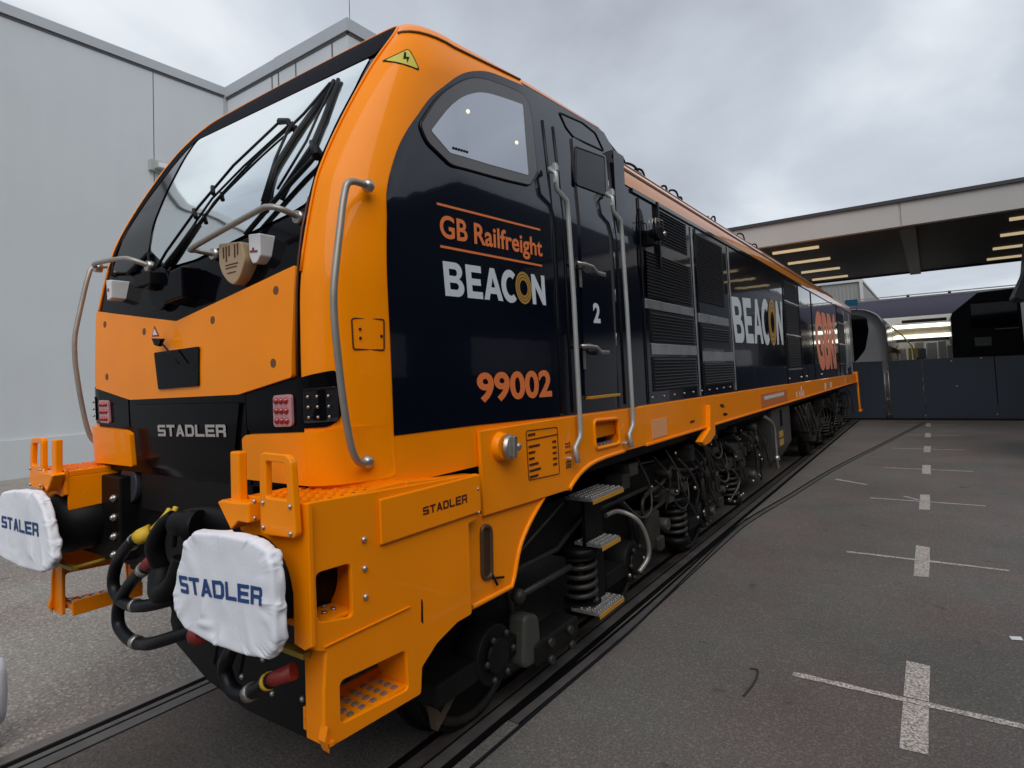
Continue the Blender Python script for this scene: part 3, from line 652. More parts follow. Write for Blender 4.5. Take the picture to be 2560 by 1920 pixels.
# lower black centre, headlight openings, orange lower corner pieces
subpanel(rnd([(-.60, 1.62), (.63, 1.62), (.63, 2.07), (-.60, 2.06)], .01), front(.006), 'centre_black_panel', BLACKGLOSS, L, .15)
subpanel([(-.55, 2.02), (.60, 2.02), (.50, 1.66), (-.52, 1.66)], front(.02), 'grille_cover', BLACKGLOSS, L, .2)
lp, wt = word_loops('STADLER', GL, 1.12); put_word(lp, wt, front(.024), [(-.23, 1.842), (.475, 1.853), (.475, 1.914), (-.23, 1.905)], 'lettering', SILVERTXT, L)
for s in (1, -1):
    op = [(s * u, v) for u, v in rnd([(.63, 1.885), (1.19, 1.905), (1.228, 1.94), (1.222, 2.152), (1.03, 2.118), (.63, 2.058)], [.01, .05, .05, .02, .01, .01])]
    subpanel(op, front(.004), 'headlight_opening', BLACKGLOSS, L, .05)
    lo = [(s * u, v) for u, v in rnd([(.615 if s > 0 else .565, 1.655), (1.309, 1.655), (1.309, 1.90), (1.22, 1.90), (1.17, 1.888), (.66, 1.868), (.625 if s > 0 else .57, 1.85)], .012)]
    subpanel(lo, (lambda u, v, d: front0(u, v, .001 + d * min(1, max(.02, (1.30 - abs(u)) / .16)))), 'lower_nose_corner', ORANGE, L, .05, thick=.030)
    rl = plate([[(s * u, v) for u, v in rnd([(.872, 1.908), (1.008, 1.912), (1.012, 2.052), (.878, 2.048)], .02)]], lambda u, v, d: front(.012 + d)(u, v, 0), .014, 'tail_lamp', PINKPL, L, .002)
    mb = MB()
    for i in range(3):
        for j in range(3):
            p = front(.020)(s * (.905 + .036 * i), 1.935 + .045 * j, 0); mb.ball(p, .0155, 8)
    mb.build('lens', REDPL, rl)
    hl = plate([[(s * u, v) for u, v in rnd([(1.09, 1.925), (1.219, 1.93), (1.222, 2.078), (1.096, 2.072)], .015)]], lambda u, v, d: front((.012 if s > 0 else .008) + d)(u, v, 0), .006, 'headlight', CLEARLAMP, L, .002)
    mb = MB()
    for i in range(3):
        for j in range(3):
            p = front(.018)(s * (1.118 + .038 * i), 1.95 + .045 * j, 0); mb.ball(p, .0075, 8)
    for j in range(0):
        p = front(.020)(s * 1.10, 1.945 + .05 * j, 0); q = front(.020)(s * 1.205, 1.945 + .05 * j, 0); mb.tube([p, q], .003, 5)
    mb.build('lens', STEEL, hl)
# nose pillar joint line
mb = MB(); mb.tube([front(.012)(1.058, z, 0) for z in (2.13, 2.3, 2.5, 2.63, 2.8, 2.95)], .006, 5); mb.tube([front(.012)(-1.058, z, 0) for z in (2.13, 2.3, 2.5, 2.63)], .005, 5); build_parts(mb, 'nose_joint', BROWNTXT, L)
# grab rails on the mask
for pts, nm in ((([.30, 2.80, .0], [.30, 2.805, .10], [.33, 2.815, .13], [.85, 2.89, .14], [.95, 2.90, .13], [1.0, 2.885, .09], [1.005, 2.865, .0]), 0), (([-1.12, 2.925, .05], [-1.04, 2.935, .10], [-.56, 2.89, .13], [-.43, 2.865, .11], [-.38, 2.83, .03]), 1)):
    P = spl([front(.0)(p[0], p[1] - .03, p[2]) if False else (p[0], Fz(p[1]) - p[2], p[1]) for p in pts], 6)
    g = MB().tube(P, .0145, 10).build('mask_grab_rail', HANDR, L)
    mb = MB()
    for p in (P[0], P[-1]): mb.cyl((p[0], p[1] + .02, p[2]), (p[0], p[1] - .02, p[2]), .03, seg=14)
    build_parts(mb, 'rail_foot', STEEL, g)
# marker lamps and plaque
def box_on(poly, y0, y1, name, m, par=None, bev=.006):
    mb = MB(); mb.prism(poly, lambda u, v, d: (u, d, v), y0, y1); return mb.build(name, m, par or L, bev)
ml = box_on(rnd([(0.725, 2.820), (0.820, 2.810), (0.820, 2.705), (0.790, 2.675), (0.755, 2.675), (0.730, 2.715)], .008), 1.60, 1.70, 'marker_lamp', WHITEPL)
box_on([(0.740, 2.740), (0.760, 2.737), (0.760, 2.750), (0.772, 2.748), (0.772, 2.735), (0.800, 2.732), (0.800, 2.723), (0.740, 2.730)], 1.597, 1.6, 'red_emblem', REDCAP, ml, 0)
ml = box_on(rnd([(-0.780, 2.790), (-0.710, 2.785), (-0.710, 2.670), (-0.765, 2.660)], .01), 1.57, 1.70, 'marker_lamp', WHITEPL)
box_on([(-0.755, 2.735), (-0.735, 2.734), (-0.735, 2.715), (-0.755, 2.716)], 1.567, 1.57, 'red_emblem', REDCAP, ml, 0)
pq = box_on(rnd([(.485, 2.812), (.69, 2.79), (.715, 2.70), (.69, 2.65), (.66, 2.61), (.615, 2.588), (.565, 2.61), (.52, 2.65), (.49, 2.70)], .02), 1.585, 1.67, 'beige_plaque', BEIGE)
mb = MB()
for i, (x, h) in enumerate(((.53, .05), (.555, .07), (.58, .045), (.63, .06), (.655, .05))): mb.box((x, 1.582, 2.77 - h + .01), (x + .009, 1.5845, 2.785))
for z, x0, x1 in ((2.69, .55, .66), (2.675, .55, .65), (2.65, .565, .64)): mb.box((x0, 1.582, z), (x1, 1.5845, z + .004))
mb.build('engraved_mark', BROWNTXT, pq)
# black camera box and wiper pivot housing
mb = MB(); mb.prism([(-.02, 2.56), (.20, 2.575), (.19, 2.74), (.06, 2.73)], lambda u, v, d: (u, d, v), 1.55, 1.66); mb.build('camera_housing', BLACKGLOSS, L, .01)
mb = MB(); mb.cyl((-.17, 1.60, 2.665), (-.17, 1.62, 2.665), .12, seg=30); mb.build('round_cover', BLACKGLOSS, L, .004)
# wipers
def fpt(x, z, o): return front(o)(x, z, 0)
wp_ = MB(); wp_.tube([fpt(x, z, .034) for x, z in ((-.31, 2.76), (-.2, 2.88), (.017, 3.11), (.2, 3.33), (.47, 3.545))], 0.0075, 8); wp_.tube([fpt(x, z, .02) for x, z in ((-.24, 2.75), (.02, 3.035), (.11, 3.15), (.30, 3.31), (.545, 3.478), (.60, 3.51))], 0.0061, 8)
wp_.tube([fpt(x, z, .02) for x, z in ((-.26, 2.74), (-.20, 2.80), (-.10, 2.88), (.02, 3.02))], .022, 8, .008)
for x, z in ((.1, 3.19), (.0, 3.07)): wp_.tube([fpt(x - .02, z + .03, .036), fpt(x + .04, z - .03, .036)], .012, 8)
w1 = wp_.build('wiper', BLACK, L)
mb = MB(); mb.cyl(fpt(-.30, 2.735, .0), fpt(-.30, 2.735, .09), .035, seg=16); mb.cyl(fpt(-.22, 2.70, .0), fpt(-.22, 2.70, .09), .05, seg=16); mb.box((-.36, 1.55, 2.69), (-.16, 1.62, 2.76)); mb.build('pivot', BLACK, w1, .004)
mb = MB(); mb.tube([fpt(.47, 3.545, .034), fpt(.56, 3.52, .03), fpt(.62, 3.46, .026)], .02, 8, .013); mb.build('arm_head', BLACK, w1)
bl = MB(); bl.tube([fpt(x, z, .018) for x, z in ((.79, 3.73), (.71, 3.40), (.665, 3.2), (.69, 2.96))], .013, 6); bl.tube([fpt(x, z, .03) for x, z in ((.79, 3.70), (.70, 3.52), (.625, 3.45), (.655, 3.25), (.69, 3.0))], .008, 6)
bl.build('blade', RUBBER, w1)
wp2 = MB(); wp2.tube([fpt(x, z, .03) for x, z in ((.62, 2.84), (.80, 2.975), (1.01, 3.125), (1.04, 3.16))], .013, 8)
w2 = wp2.build('wiper', BLACK, L)
mb = MB(); mb.tube([fpt(1.05, 3.15, .026), fpt(.98, 3.22, .026), fpt(.93, 3.27, .024)], .022, 8, .012); mb.build('arm_head', BLACK, w2)
bl = MB(); bl.tube([fpt(x, z, .018) for x, z in ((.83, 3.72), (.92, 3.42), (.94, 3.25), (.80, 3.0))], .012, 6); bl.tube([fpt(x, z, .03) for x, z in ((.83, 3.69), (.87, 3.45), (.89, 3.28), (.80, 3.04))], .007, 6); bl.build('blade', RUBBER, w2)
# high voltage warning triangle
tri = [(2.116, 3.744), (2.284, 3.723), (2.258, 3.854)]
wt_ = subpanel(rnd(tri, .02), side(.003), 'warning_triangle', BLACK, L, .03)
c = (sum(p[0] for p in tri) / 3, sum(p[1] for p in tri) / 3); t2 = [(c[0] + (p[0] - c[0]) * .86, c[1] + (p[1] - c[1]) * .86) for p in tri]
subpanel(rnd(t2, .015), side(.005), 'yellow_field', YELLOW2, wt_, .03)
subpanel([(2.225, 3.815), (2.236, 3.82), (2.225, 3.787), (2.242, 3.79), (2.22, 3.748), (2.224, 3.775), (2.207, 3.77)], side(.007), 'lightning_mark', BLACK, wt_, .03)

# --- cab flank
dk = [(1.94, 1.842)] + spl([(1.935, 2.3), (1.93, 2.6), (1.945, 2.86), (1.97, 3.02), (2.05, 3.21), (2.13, 3.34), (2.22, 3.456), (2.33, 3.59), (2.45, 3.70), (2.58, 3.81), (2.71, 3.89), (2.89, 3.96), (3.11, 3.995), (3.35, 4.03)], 4) + [(4.47, 4.085), (4.60, 4.00), (4.70, 3.93), (4.70, 1.80), (3.45, 1.812), (2.5, 1.836)]
flank = subpanel(dk, side(.003), 'cab_flank', NAVY, L, .07)
mb = MB(); mb.box((-1.31, 3.0, 1.66), (-1.2, 4.7, 3.95)); mb.box((1.2, 4.5, 1.66), (1.309, 4.70, 3.93)); mb.box((-1.2, 4.55, 1.66), (1.2, 4.70, 4.0)); mb.build('cab_rear_wall', NAVY, L)
wfo = rnd(spl([(2.222, 3.40), (2.40, 3.622), (2.62, 3.795), (2.80, 3.875), (3.08, 3.925), (3.26, 3.925), (3.31, 3.80)], 4) + [ (3.30, 3.43), (3.19, 3.312), (2.95, 3.284), (2.42, 3.236), (2.26, 3.318)], .03)
swf = subpanel(wfo, side(.004), 'side_window_frame', FRAMEGREY, L, .06, thick=.012)
wg = rnd(spl([(2.291, 3.387), (2.48, 3.596), (2.652, 3.721), (2.844, 3.797), (3.205, 3.858)], 4) + [ (3.19, 3.60), (3.18, 3.374), (2.753, 3.329), (2.417, 3.300)], .015)
subpanel(wg, side(.018), 'side_window', GLASS2, L, .08)
mb = MB(); P = [side(.008)(u, v, 0) for u, v in wfo]; mb.tube(P, .009, 6, closed=True); mb.build('seal', RUBBER, swf)
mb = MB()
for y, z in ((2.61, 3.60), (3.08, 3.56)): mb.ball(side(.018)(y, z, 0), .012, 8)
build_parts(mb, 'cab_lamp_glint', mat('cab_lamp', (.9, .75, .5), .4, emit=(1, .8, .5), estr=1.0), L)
mb = MB()
for k in range(6): mb.add([side(.021)(2.44 + .022 * k, 3.328 + .002 * k, 0), side(.021)(2.456 + .022 * k, 3.329 + .002 * k, 0), side(.021)(2.456 + .022 * k, 3.342 + .002 * k, 0), side(.021)(2.44 + .022 * k, 3.341 + .002 * k, 0)], [(0, 1, 2, 3)])
mb.build('glass_stamp', BLACK, L)
# hatch on the orange pillar
hp = rnd([(1.76, 2.24), (1.90, 2.235), (1.905, 2.376), (1.758, 2.378)], .012)
mb = MB(); mb.tube([side(.001)(u, v, 0) for u, v in hp], .004, 5, closed=True); hatch = mb.build('fuse_hatch', BROWNTXT, L)
mb = MB()
for y, z in ((1.79, 2.33), (1.79, 2.29), (1.888, 2.30)): mb.ball(side(.002)(y, z, 0), .007, 7)
build_parts(mb, 'lock', BLACK, hatch)
# writing on the flank
def bar2(y0, z0, y1, z1, h, m, nm): subpanel([(y0, z0), (y1, z1), (y1, z1 + h), (y0, z0 + h)], side(.007), nm, m, L, .1)
bar2(2.286, 2.99, 3.285, 3.032, .013, ORANGETXT, 'lettering_line'); bar2(2.30, 2.77, 3.289, 2.795, .013, ORANGETXT, 'lettering_line')
put_text('GB Railfreight', side(.007), [(2.303, 2.828), (3.298, 2.867), (3.298, 2.977), (2.303, 2.945)], 'lettering', ORANGETXT, L, .022, cap=.70)
def beacon(f3, quad, rings=True):
    lp = []; wt = 6.10
    for ch, x0 in (('B', 0), ('E', 1.12), ('A', 2.10), ('C', 3.14), ('N', 5.12)):
        for g in GB[ch]: lp.append([(x0 + p[0], p[1]) for p in g])
    put_word(lp, wt, f3, quad, 'lettering', WHITETXT, L)
    bl, br_, tr, tl = quad; a0, a1 = 4.02 / wt, 5.06 / wt
    def at(a, b):
        u = (bl[0] * (1 - a) + br_[0] * a) * (1 - b) + (tl[0] * (1 - a) + tr[0] * a) * b; q = (bl[1] * (1 - a) + br_[1] * a) * (1 - b) + (tl[1] * (1 - a) + tr[1] * a) * b; return (u, q)
    ac, ar = (a0 + a1) / 2, (a1 - a0) / 2
    for r0, r1 in ((1.06, .90), (.86, .70), (.66, .50)):
        O = [at(ac + ar * r0 * math.cos(t * math.pi / 18), .5 + .5 * r0 * math.sin(t * math.pi / 18)) for t in range(36)]; I = [at(ac + ar * r1 * math.cos(t * math.pi / 18), .5 + .5 * r1 * math.sin(t * math.pi / 18)) for t in range(36)]
        mb = MB(); mb.add([f3(p[0], p[1], .002) for p in O] + [f3(p[0], p[1], .002) for p in I], [(i, (i + 1) % 36, 36 + (i + 1) % 36, 36 + i) for i in range(36)]); mb.build('lettering_ring', GOLD, L)
beacon(side(.007), [(2.328, 2.522), (3.315, 2.545), (3.308, 2.738), (2.314, 2.702)])
put_text('99002', side(.007), [(2.565, 1.953), (3.34, 1.945), (3.338, 2.124), (2.555, 2.119)], 'lettering', ORANGETXT, L, .035)
# door, seals, pillars
mb = MB()
for y in (3.46, 3.60, 4.46): mb.tube([side(.004)(y, z, 0) for z in (1.83, 2.5, 3.0, 3.5, 3.84)], .012, 6)
build_parts(mb, 'door_pillar_seal', RUBBER, L)
dr = subpanel(rnd([(3.77, 1.93), (4.30, 1.925), (4.42, 3.86), (3.86, 3.845)], .02), side(.004), 'cab_door', NAVYPALE, L, .12, thick=.014)
subpanel(rnd([(3.885, 3.775), (4.375, 3.835), (4.315, 3.50), (3.825, 3.47)], .02), side(.020), 'door_window', DARKGLASS, dr, .1, thick=.003)
mb = MB(); mb.tube([side(.02)(u, v, 0) for u, v in rnd([(3.885, 3.775), (4.375, 3.835), (4.315, 3.50), (3.825, 3.47)], .02)], .008, 6, closed=True); mb.build('window_seal', RUBBER, dr)
put_text('2', side(.021), [(3.952, 2.46), (4.065, 2.463), (4.065, 2.613), (3.952, 2.612)], 'door_number', WHITETXT, dr, .04)
mb = MB()
for z in (2.868, 2.282):
    mb.box((1.325, 3.775, z - .02), (1.375, 3.80, z + .02)); mb.tube([(1.36, 3.68, z), (1.375, 3.80, z), (1.38, 3.88, z - .005), (1.38, 3.95, z - .04), (1.38, 4.07, z - .04)], .013, 8)
    mb.box((1.372, 3.98, z - .056), (1.388, 4.08, z - .026)); mb.box((1.325, 3.77, z - .16), (1.332, 3.80, z - .03))
build_parts(mb, 'handle', STEEL, dr)
mb = MB()
for z in (3.60, 3.25, 3.0, 2.7, 2.35): mb.cyl(side(.01)(4.41 - (3.6 - z) * .06, z - .05, 0), side(.01)(4.41 - (3.6 - z) * .06, z + .05, 0), .011, seg=8)
build_parts(mb, 'hinge', STEEL, dr)
mb = MB(); mb.box((1.312, 3.80, 1.905), (1.36, 4.29, 1.925)); mb.build('door_sill', YELLOW, L, .003)
upw = rnd([(3.72, 3.99), (4.08, 4.035), (4.30, 4.02), (4.42, 3.905), (3.90, 3.862), (3.80, 3.90)], .02)
mb = MB(); mb.tube([side(.004)(u, v, 0) for u, v in upw], .008, 6, closed=True); mb.build('upper_hatch', RUBBER, L)
mb = MB(); mb.tube([(1.205, 3.3, 4.055), (1.20, 4.45, 4.115)], .014, 6); mb.tube([(1.20, 4.46, 4.11), (1.255, 4.8, 3.93)], .012, 6); mb.build('roof_gutter', BROWNTXT, L)
# long grab handles beside the door
for y, zt in ((3.53, 3.50), (4.40, 3.53)):
    P = [(1.33, y - .11, zt - .03), (1.372, y - .11, zt - .06), (1.372, y - .10, zt - .17), (1.375, y + .02, zt - .22), (1.375, y + .035, zt - .35), (1.378, y + .05, 2.6), (1.378, y + .055, 1.72), (1.375, y + .05, 1.66), (1.372, y - .02, 1.60), (1.39, y - .02, 1.50)]
    g = MB().tube(rnd3(P) if False else P, .0175, 10).build('door_handrail', GREYRAIL, L)
    mb = MB(); mb.box((1.358, y - .122, zt - .13), (1.384, y - .088, zt + .005)); mb.box((1.32, y - .12, zt - .05), (1.39, y - .09, zt - .01)); mb.cyl((1.33, y - .07, 1.535), (1.372, y - .07, 1.535), .012, seg=8); mb.cyl((1.33, y + .03, 1.535), (1.372, y + .03, 1.535), .012, seg=8); build_parts(mb, 'bracket', GREYRAIL, g, .004)
# bowed nose handrails
for s in (1, -1):
    P = spl([(s * 1.30, 1.84, 2.985), (s * 1.335, 1.71, 2.965), (s * 1.335, 1.675, 2.90), (s * 1.34, 1.64, 2.73), (s * 1.345, 1.60, 2.50), (s * 1.345, 1.597, 2.36), (s * 1.345, 1.605, 2.25), (s * 1.34, 1.63, 2.05), (s * 1.335, 1.662, 1.87), (s * 1.33, 1.692, 1.785), (s * 1.31, 1.74, 1.745), (s * 1.285, 1.80, 1.74)], 5)
    g = MB().tube(P, .0155, 10).build('nose_handrail', HANDR, L)
    mb = MB()
    for p in (P[0], P[-1]): mb.ball(p, .032, 10)
    build_parts(mb, 'rail_foot', STEEL, g)

# --- corner step boxes at the front (mirrored pair)
def corner(s):
    X1, X0 = 1.385, .946
    def sx(x): return s * x
    blk = [(1.41, 1.64), (2.455, 1.590), (2.452, 1.372), (2.36, 1.36), (2.358, .913), (2.25, .911), (2.10, .868), (1.995, .80), (1.983, .69), (1.555, .708), (1.505, .712), (1.47, .75), (1.475, .92), (1.49, 1.07), (1.45, 1.085), (1.41, 1.12)]
    h1 = rnd([(1.445, 1.185), (1.62, 1.148), (1.618, 1.370), (1.442, 1.378)], .03); h2 = rnd([(1.54, .765), (1.915, .735), (1.905, .915), (1.54, .935)], .03)
    o = plate([rnd(blk, .012), h1, h2], lambda u, v, d: (s * (X1 - .012 + d), u, v), .022, 'step_side_plate', ORANGE, L, .004)
    mb = MB(); mb.box((s * (X1 + .0), 1.765, 1.40), (s * (X1 + .014), 2.452, 1.592)); mb.build('upper_side_strip', ORANGE, o, .006)
    mb = MB(); mb.box((s * (X1 + .0002), 1.475, 1.085), (s * (X1 + .006), 1.93, 1.094)); mb.build('pressed_edge', ORANGE, o, .003)
    mb = MB(); mb.prism(rnd([(2.0, 1.0), (2.012, .985), (2.014, 1.085), (2.006, 1.10)], .004), lambda u, v, d: (s * (X1 + d), u, v), -.002, .001); build_parts(mb, 'slot', GROOVE, o)
    mb = MB()
    for z in (1.444, 1.327, 1.212): mb.ball((s * (X1 + .002), 1.681, z), .013, 10)
    for z in (1.52, 1.40): mb.ball((s * (X1 + .014), 2.43, z), .008, 8)
    build_parts(mb, 'bolt', STEEL, o)
    # front plate with the buffer arch
    fp = [(X0, 1.64), (1.40, 1.64), (1.40, 1.12), (1.36, 1.10), (1.30, 1.11)] + [(1.30, 1.30)] + arc(1.08, 1.27, .22, .225, 10, 90, 8) + [(.99, 1.485), (X0, 1.50)]
    plate([[(s * a, b) for a, b in fp]], lambda u, v, d: (u, 1.415 - d, v), .02, 'step_front_plate', ORANGE, L, .003)
    # checker top
    mb = MB(); mb.box((s * X0, 1.425, 1.60), (s * (X1 - .022), 1.95, 1.635)); t = mb.build('platform', ORANGE_M, L, .004)
    mb = MB()
    for i in range(7):
        for j in range(6):
            x = X0 + .04 + i * .055; y = 1.46 + j * .06
            mb.box((s * (x - .008), y - .014, 1.635), (s * (x + .008), y + .014, 1.641))
    mb.build('chequer_pattern', ORANGE_M, t)
    mb = MB()
    for i in range(7):
        for j in range(5): mb.cyl((s * (X0 + .068 + i * .055), 1.49 + j * .06, 1.6345), (s * (X0 + .068 + i * .055), 1.49 + j * .06, 1.6358), .009, seg=8)
    mb.build('drain_hole', BROWNTXT, t)
    mb = MB(); mb.add([(s * x, y, z + dz) for dz in (0, -.03) for x in (.95, 1.372) for y, z in ((1.95, 1.634), (2.45, 1.590))], [(0, 1, 3, 2), (4, 6, 7, 5), (0, 2, 6, 4), (1, 5, 7, 3), (0, 4, 5, 1), (2, 3, 7, 6)]); mb.build('platform_ledge', ORANGE_M, L, .004)
    # inner side cheek
    mb = MB(); mb.prism([(1.425, 1.60), (1.90, 1.60), (1.90, 1.45), (1.75, 1.46), (1.62, 1.41), (1.425, 1.40)], lambda u, v, d: (s * (X0 + d), u, v), 0, .02); mb.build('inner_cheek', ORANGE, L, .003)
    # uncoupling brackets: flat loop handle and pointed hook plate
    lo = rnd([(1.165, 1.83), (1.36, 1.825), (1.382, 1.53), (1.165, 1.52)], [.03, .04, .02, .02]); li = rnd([(1.198, 1.808), (1.335, 1.803), (1.347, 1.655), (1.196, 1.655)], .02)
    g = plate([[(s * a, b) for a, b in lo], [(s * a, b) for a, b in li]], lambda u, v, d: (u, 1.375 - d, v), .03, 'coupling_handle', ORANGE, L, .006)
    mb = MB()
    for x, z in ((1.185, 1.64), (1.36, 1.64), (1.185, 1.545), (1.36, 1.54), (1.125, 1.64), (1.125, 1.575)): mb.ball((s * x, 1.358, z), .010, 8)
    build_parts(mb, 'bolt', STEEL, g)
    mb = MB(); mb.box((s * .95, 1.36, 1.60), (s * 1.015, 1.40, 1.83)); mb.prism([(s * .90, 1.625), (s * .93, 1.635), (s * 1.05, 1.635), (s * 1.13, 1.64), (s * 1.13, 1.56), (s * 1.05, 1.56), (s * 1.0, 1.52)], lambda u, v, d: (u, d, v), 1.33, 1.40); mb.build('lamp_bracket', ORANGE, L, .008)
    # pockets and treads inside the side openings
    tr = MB(); tr.box((s * 1.12, 1.43, 1.155), (s * 1.36, 1.66, 1.172)); tr.box((s * 1.12, 1.64, 1.155), (s * 1.36, 1.66, 1.40)); tr.build('upper_step', ORANGE_M, L, .004)
    mb = MB()
    for i in range(3):
        for j in range(4): mb.cyl((s * (1.17 + .06 * i), 1.46 + .045 * j, 1.172), (s * (1.17 + .06 * i), 1.46 + .045 * j, 1.18), .012, seg=8)
    mb.build('stud', STEEL, o)
    tr = MB(); tr.box((s * 1.185, 1.52, .735), (s * 1.372, 1.93, .755)); tr.box((s * 1.185, 1.912, .755), (s * 1.372, 1.928, .93)); tr.box((s * 1.175, 1.52, .70), (s * 1.195, 1.93, .79)); tr.box((s * 1.245, 1.485, .705), (s * 1.3725, 1.505, 1.09)); lt = tr.build('lower_step', ORANGE_M, L, .004)
    mb = MB()
    for i in range(4):
        for j in range(6): mb.box((s * (1.205 + .042 * i), 1.55 + .06 * j, .755), (s * (1.227 + .042 * i), 1.575 + .06 * j, .764))
    mb.build('chequer_pattern', TREAD, lt, .002)
    mb = MB(); mb.box((s * 1.36, 1.47, .72), (s * 1.40, 1.50, .735)); mb.prism([(1.455, .75), (1.47, .80), (1.475, .70)], lambda u, v, d: (s * (1.36 + d), u, v), 0, .04); mb.build('step_lug', ORANGE_M, lt)
    # buffer: barrel, flange, bolts, yellow grease rail underneath
    b = MB(); b.cyl((s * 1.09, 1.36, 1.30), (s * 1.09, 1.80, 1.30), .175, seg=32); b.cyl((s * 1.09, 1.30, 1.30), (s * 1.09, 1.37, 1.30), .13, seg=24); b.prism(rnd([(s * .90, 1.15), (s * 1.30, 1.15), (s * 1.30, 1.46), (s * .90, 1.46)], .05), lambda u, v, d: (u, d, v), 1.30, 1.33); bf = b.build('buffer', BLACK, L)
    mb = MB(); mb.box((s * .69, 1.60, 1.08), (s * (1.22 if s > 0 else 1.30), 1.78, 1.585)); mb.build('buffer_base', BLACK, bf, .01)
    mb = MB()
    for z in (1.458, 1.344, 1.231, 1.124): mb.cyl((s * .745, 1.58, z), (s * .745, 1.602, z), .022, seg=6); mb.ball((s * .745, 1.58, z), .016, 8)
    build_parts(mb, 'bolt', STEEL, bf)
    mb = MB(); mb.box((s * .95, 1.44, 1.035), (s * 1.30, 1.475, 1.055)); mb.tube([(s * .96, 1.45, 1.05), (s * .96, 1.70, 1.06)], .012, 8); mb.build('yellow_guide_rail', mat('dirty_yellow', (.34, .24, .02), .5), bf)
corner(1); corner(-1)
lp, wt = word_loops('STADLER', GL, 1.14); put_word(lp, wt, flat(1.4005), [(2.02, 1.472), (2.338, 1.469), (2.338, 1.512), (2.02, 1.508)], 'lettering', BROWNTXT, L)

# --- orange skirt behind the step box
sk = [(2.545, 1.80), (2.558, 1.354), (3.0, 1.342), (3.42, 1.333), (3.47, 1.328)] + spl([(3.50, 1.355), (3.62, 1.41), (3.78, 1.45), (4.0, 1.468), (4.35, 1.472)], 5) + [(4.768, 1.47), (4.775, 1.785), (3.66, 1.80)]
hole = rnd([(3.865, 1.545), (4.275, 1.54), (4.262, 1.735), (3.86, 1.75)], .04)
skirt = plate([sk, hole], flat(1.325), .024, 'cab_skirt', ORANGE, L, .005)
mb = MB(); mb.tube([(1.337, u, v) for u, v in sk[4:-3]], .016, 8); mb.tube([(1.337, u, v) for u, v in hole], .014, 8, closed=True); mb.build('rolled_edge', ORANGE, skirt)
mb = MB(); mb.box((1.05, 3.85, 1.525), (1.31, 4.28, 1.545)); mb.box((1.04, 3.84, 1.53), (1.06, 4.29, 1.76)); mb.box((1.05, 4.27, 1.53), (1.31, 4.285, 1.76)); mb.build('step_pocket', ORANGE_M, skirt)
mb = MB()
for i in range(6): mb.box((1.2, 3.9 + .06 * i, 1.545), (1.30, 3.93 + .06 * i, 1.57))
mb.build('tread_teeth', TREAD, skirt)
mb = MB(); mb.box((1.28, 3.92, 1.536), (1.312, 4.27, 1.549)); mb.build('tread_edge', YELLOW, skirt)
low = [(2.425, 1.352), (2.44, .905)] + [(2.62, .902), (2.80, .90)] + spl([(2.83, .95), (2.90, 1.10), (3.02, 1.22), (3.2, 1.345)], 5) + [(3.0, 1.349)]
lowp = plate([low], flat(1.305), .022, 'lower_skirt', ORANGE, L, .004)
mb = MB(); mb.tube([(1.318, u, v) for u, v in low[1:-1]], .014, 8); mb.build('rolled_edge', ORANGE, lowp)
slot = rnd([(2.535, 1.02), (2.615, 1.005), (2.625, 1.28), (2.545, 1.295)], .04)
mb = MB(); mb.tube([(1.32, u, v) for u, v in slot], .013, 8, closed=True); mb.build('hand_hole_rim', mat('bronze_rim', (.13, .075, .045), .35, metal=.5), lowp)
mb = MB(); mb.prism(slot, lambda u, v, d: (d, u, v), 1.312, 1.3185); mb.build('hand_hole', mat('hole_dark', (.05, .02, .008), .6), lowp)
mb = MB(); mb.tube([(1.325, 2.62, 1.02), (1.34, 2.64, .96)], .007, 6); mb.tube([(1.325, 2.62, 1.0), (1.34, 2.70, .985)], .007, 6); mb.build('split_pin', BLACK, lowp)
# filler cap
fc = MB(); fc.cyl((1.33, 2.72, 1.70), (1.375, 2.72, 1.70), .085, .07, seg=28); cap = fc.build('filler_neck', ORANGE, L, .004)
mb = MB(); mb.cyl((1.375, 2.745, 1.697), (1.40, 2.75, 1.697), .074, .066, seg=32); mb.prism(rnd([(2.728, 1.64), (2.762, 1.635), (2.772, 1.752), (2.738, 1.762)], .01), lambda u, v, d: (d, u, v), 1.395, 1.425); mb.ball((1.39, 2.815, 1.69), .026, 10); mb.build('cap', STEEL, cap, .003)
# data panel
dp = rnd([(2.992, 1.468), (3.35, 1.452), (3.347, 1.752), (2.985, 1.762)], .015)
mb = MB(); mb.tube([(1.339, u, v) for u, v in dp], .003, 5, closed=True); mb.box((1.338, 2.99, 1.702), (1.3405, 3.345, 1.708)); panel = mb.build('data_panel', BROWNTXT, L)
mb = MB(); random.seed(3)
for i in range(7):
    z = 1.735 - .038 * i if i == 0 else 1.70 - .036 * i
    y = 3.005
    for k in range(random.randint(4, 8)):
        wd = random.uniform(.008, .016); mb.box((1.338, y, z - .008), (1.3402, y + wd, z + .006)); y += wd + .004
    if i and i < 6:
        y = 3.28
        for k in range(3): mb.box((1.338, y, z - .008), (1.3402, y + .012, z + .006)); y += .017
mb.build('small_print', BROWNTXT, panel)
mb = MB()
for z in (1.63, 1.61, 1.575, 1.51, 1.49, 1.475):
    for k in range(3): mb.box((1.338, 3.44 + .025 * k, z - .006), (1.3402, 3.455 + .025 * k, z + .006))
mb.build('small_print', BROWNTXT, L)

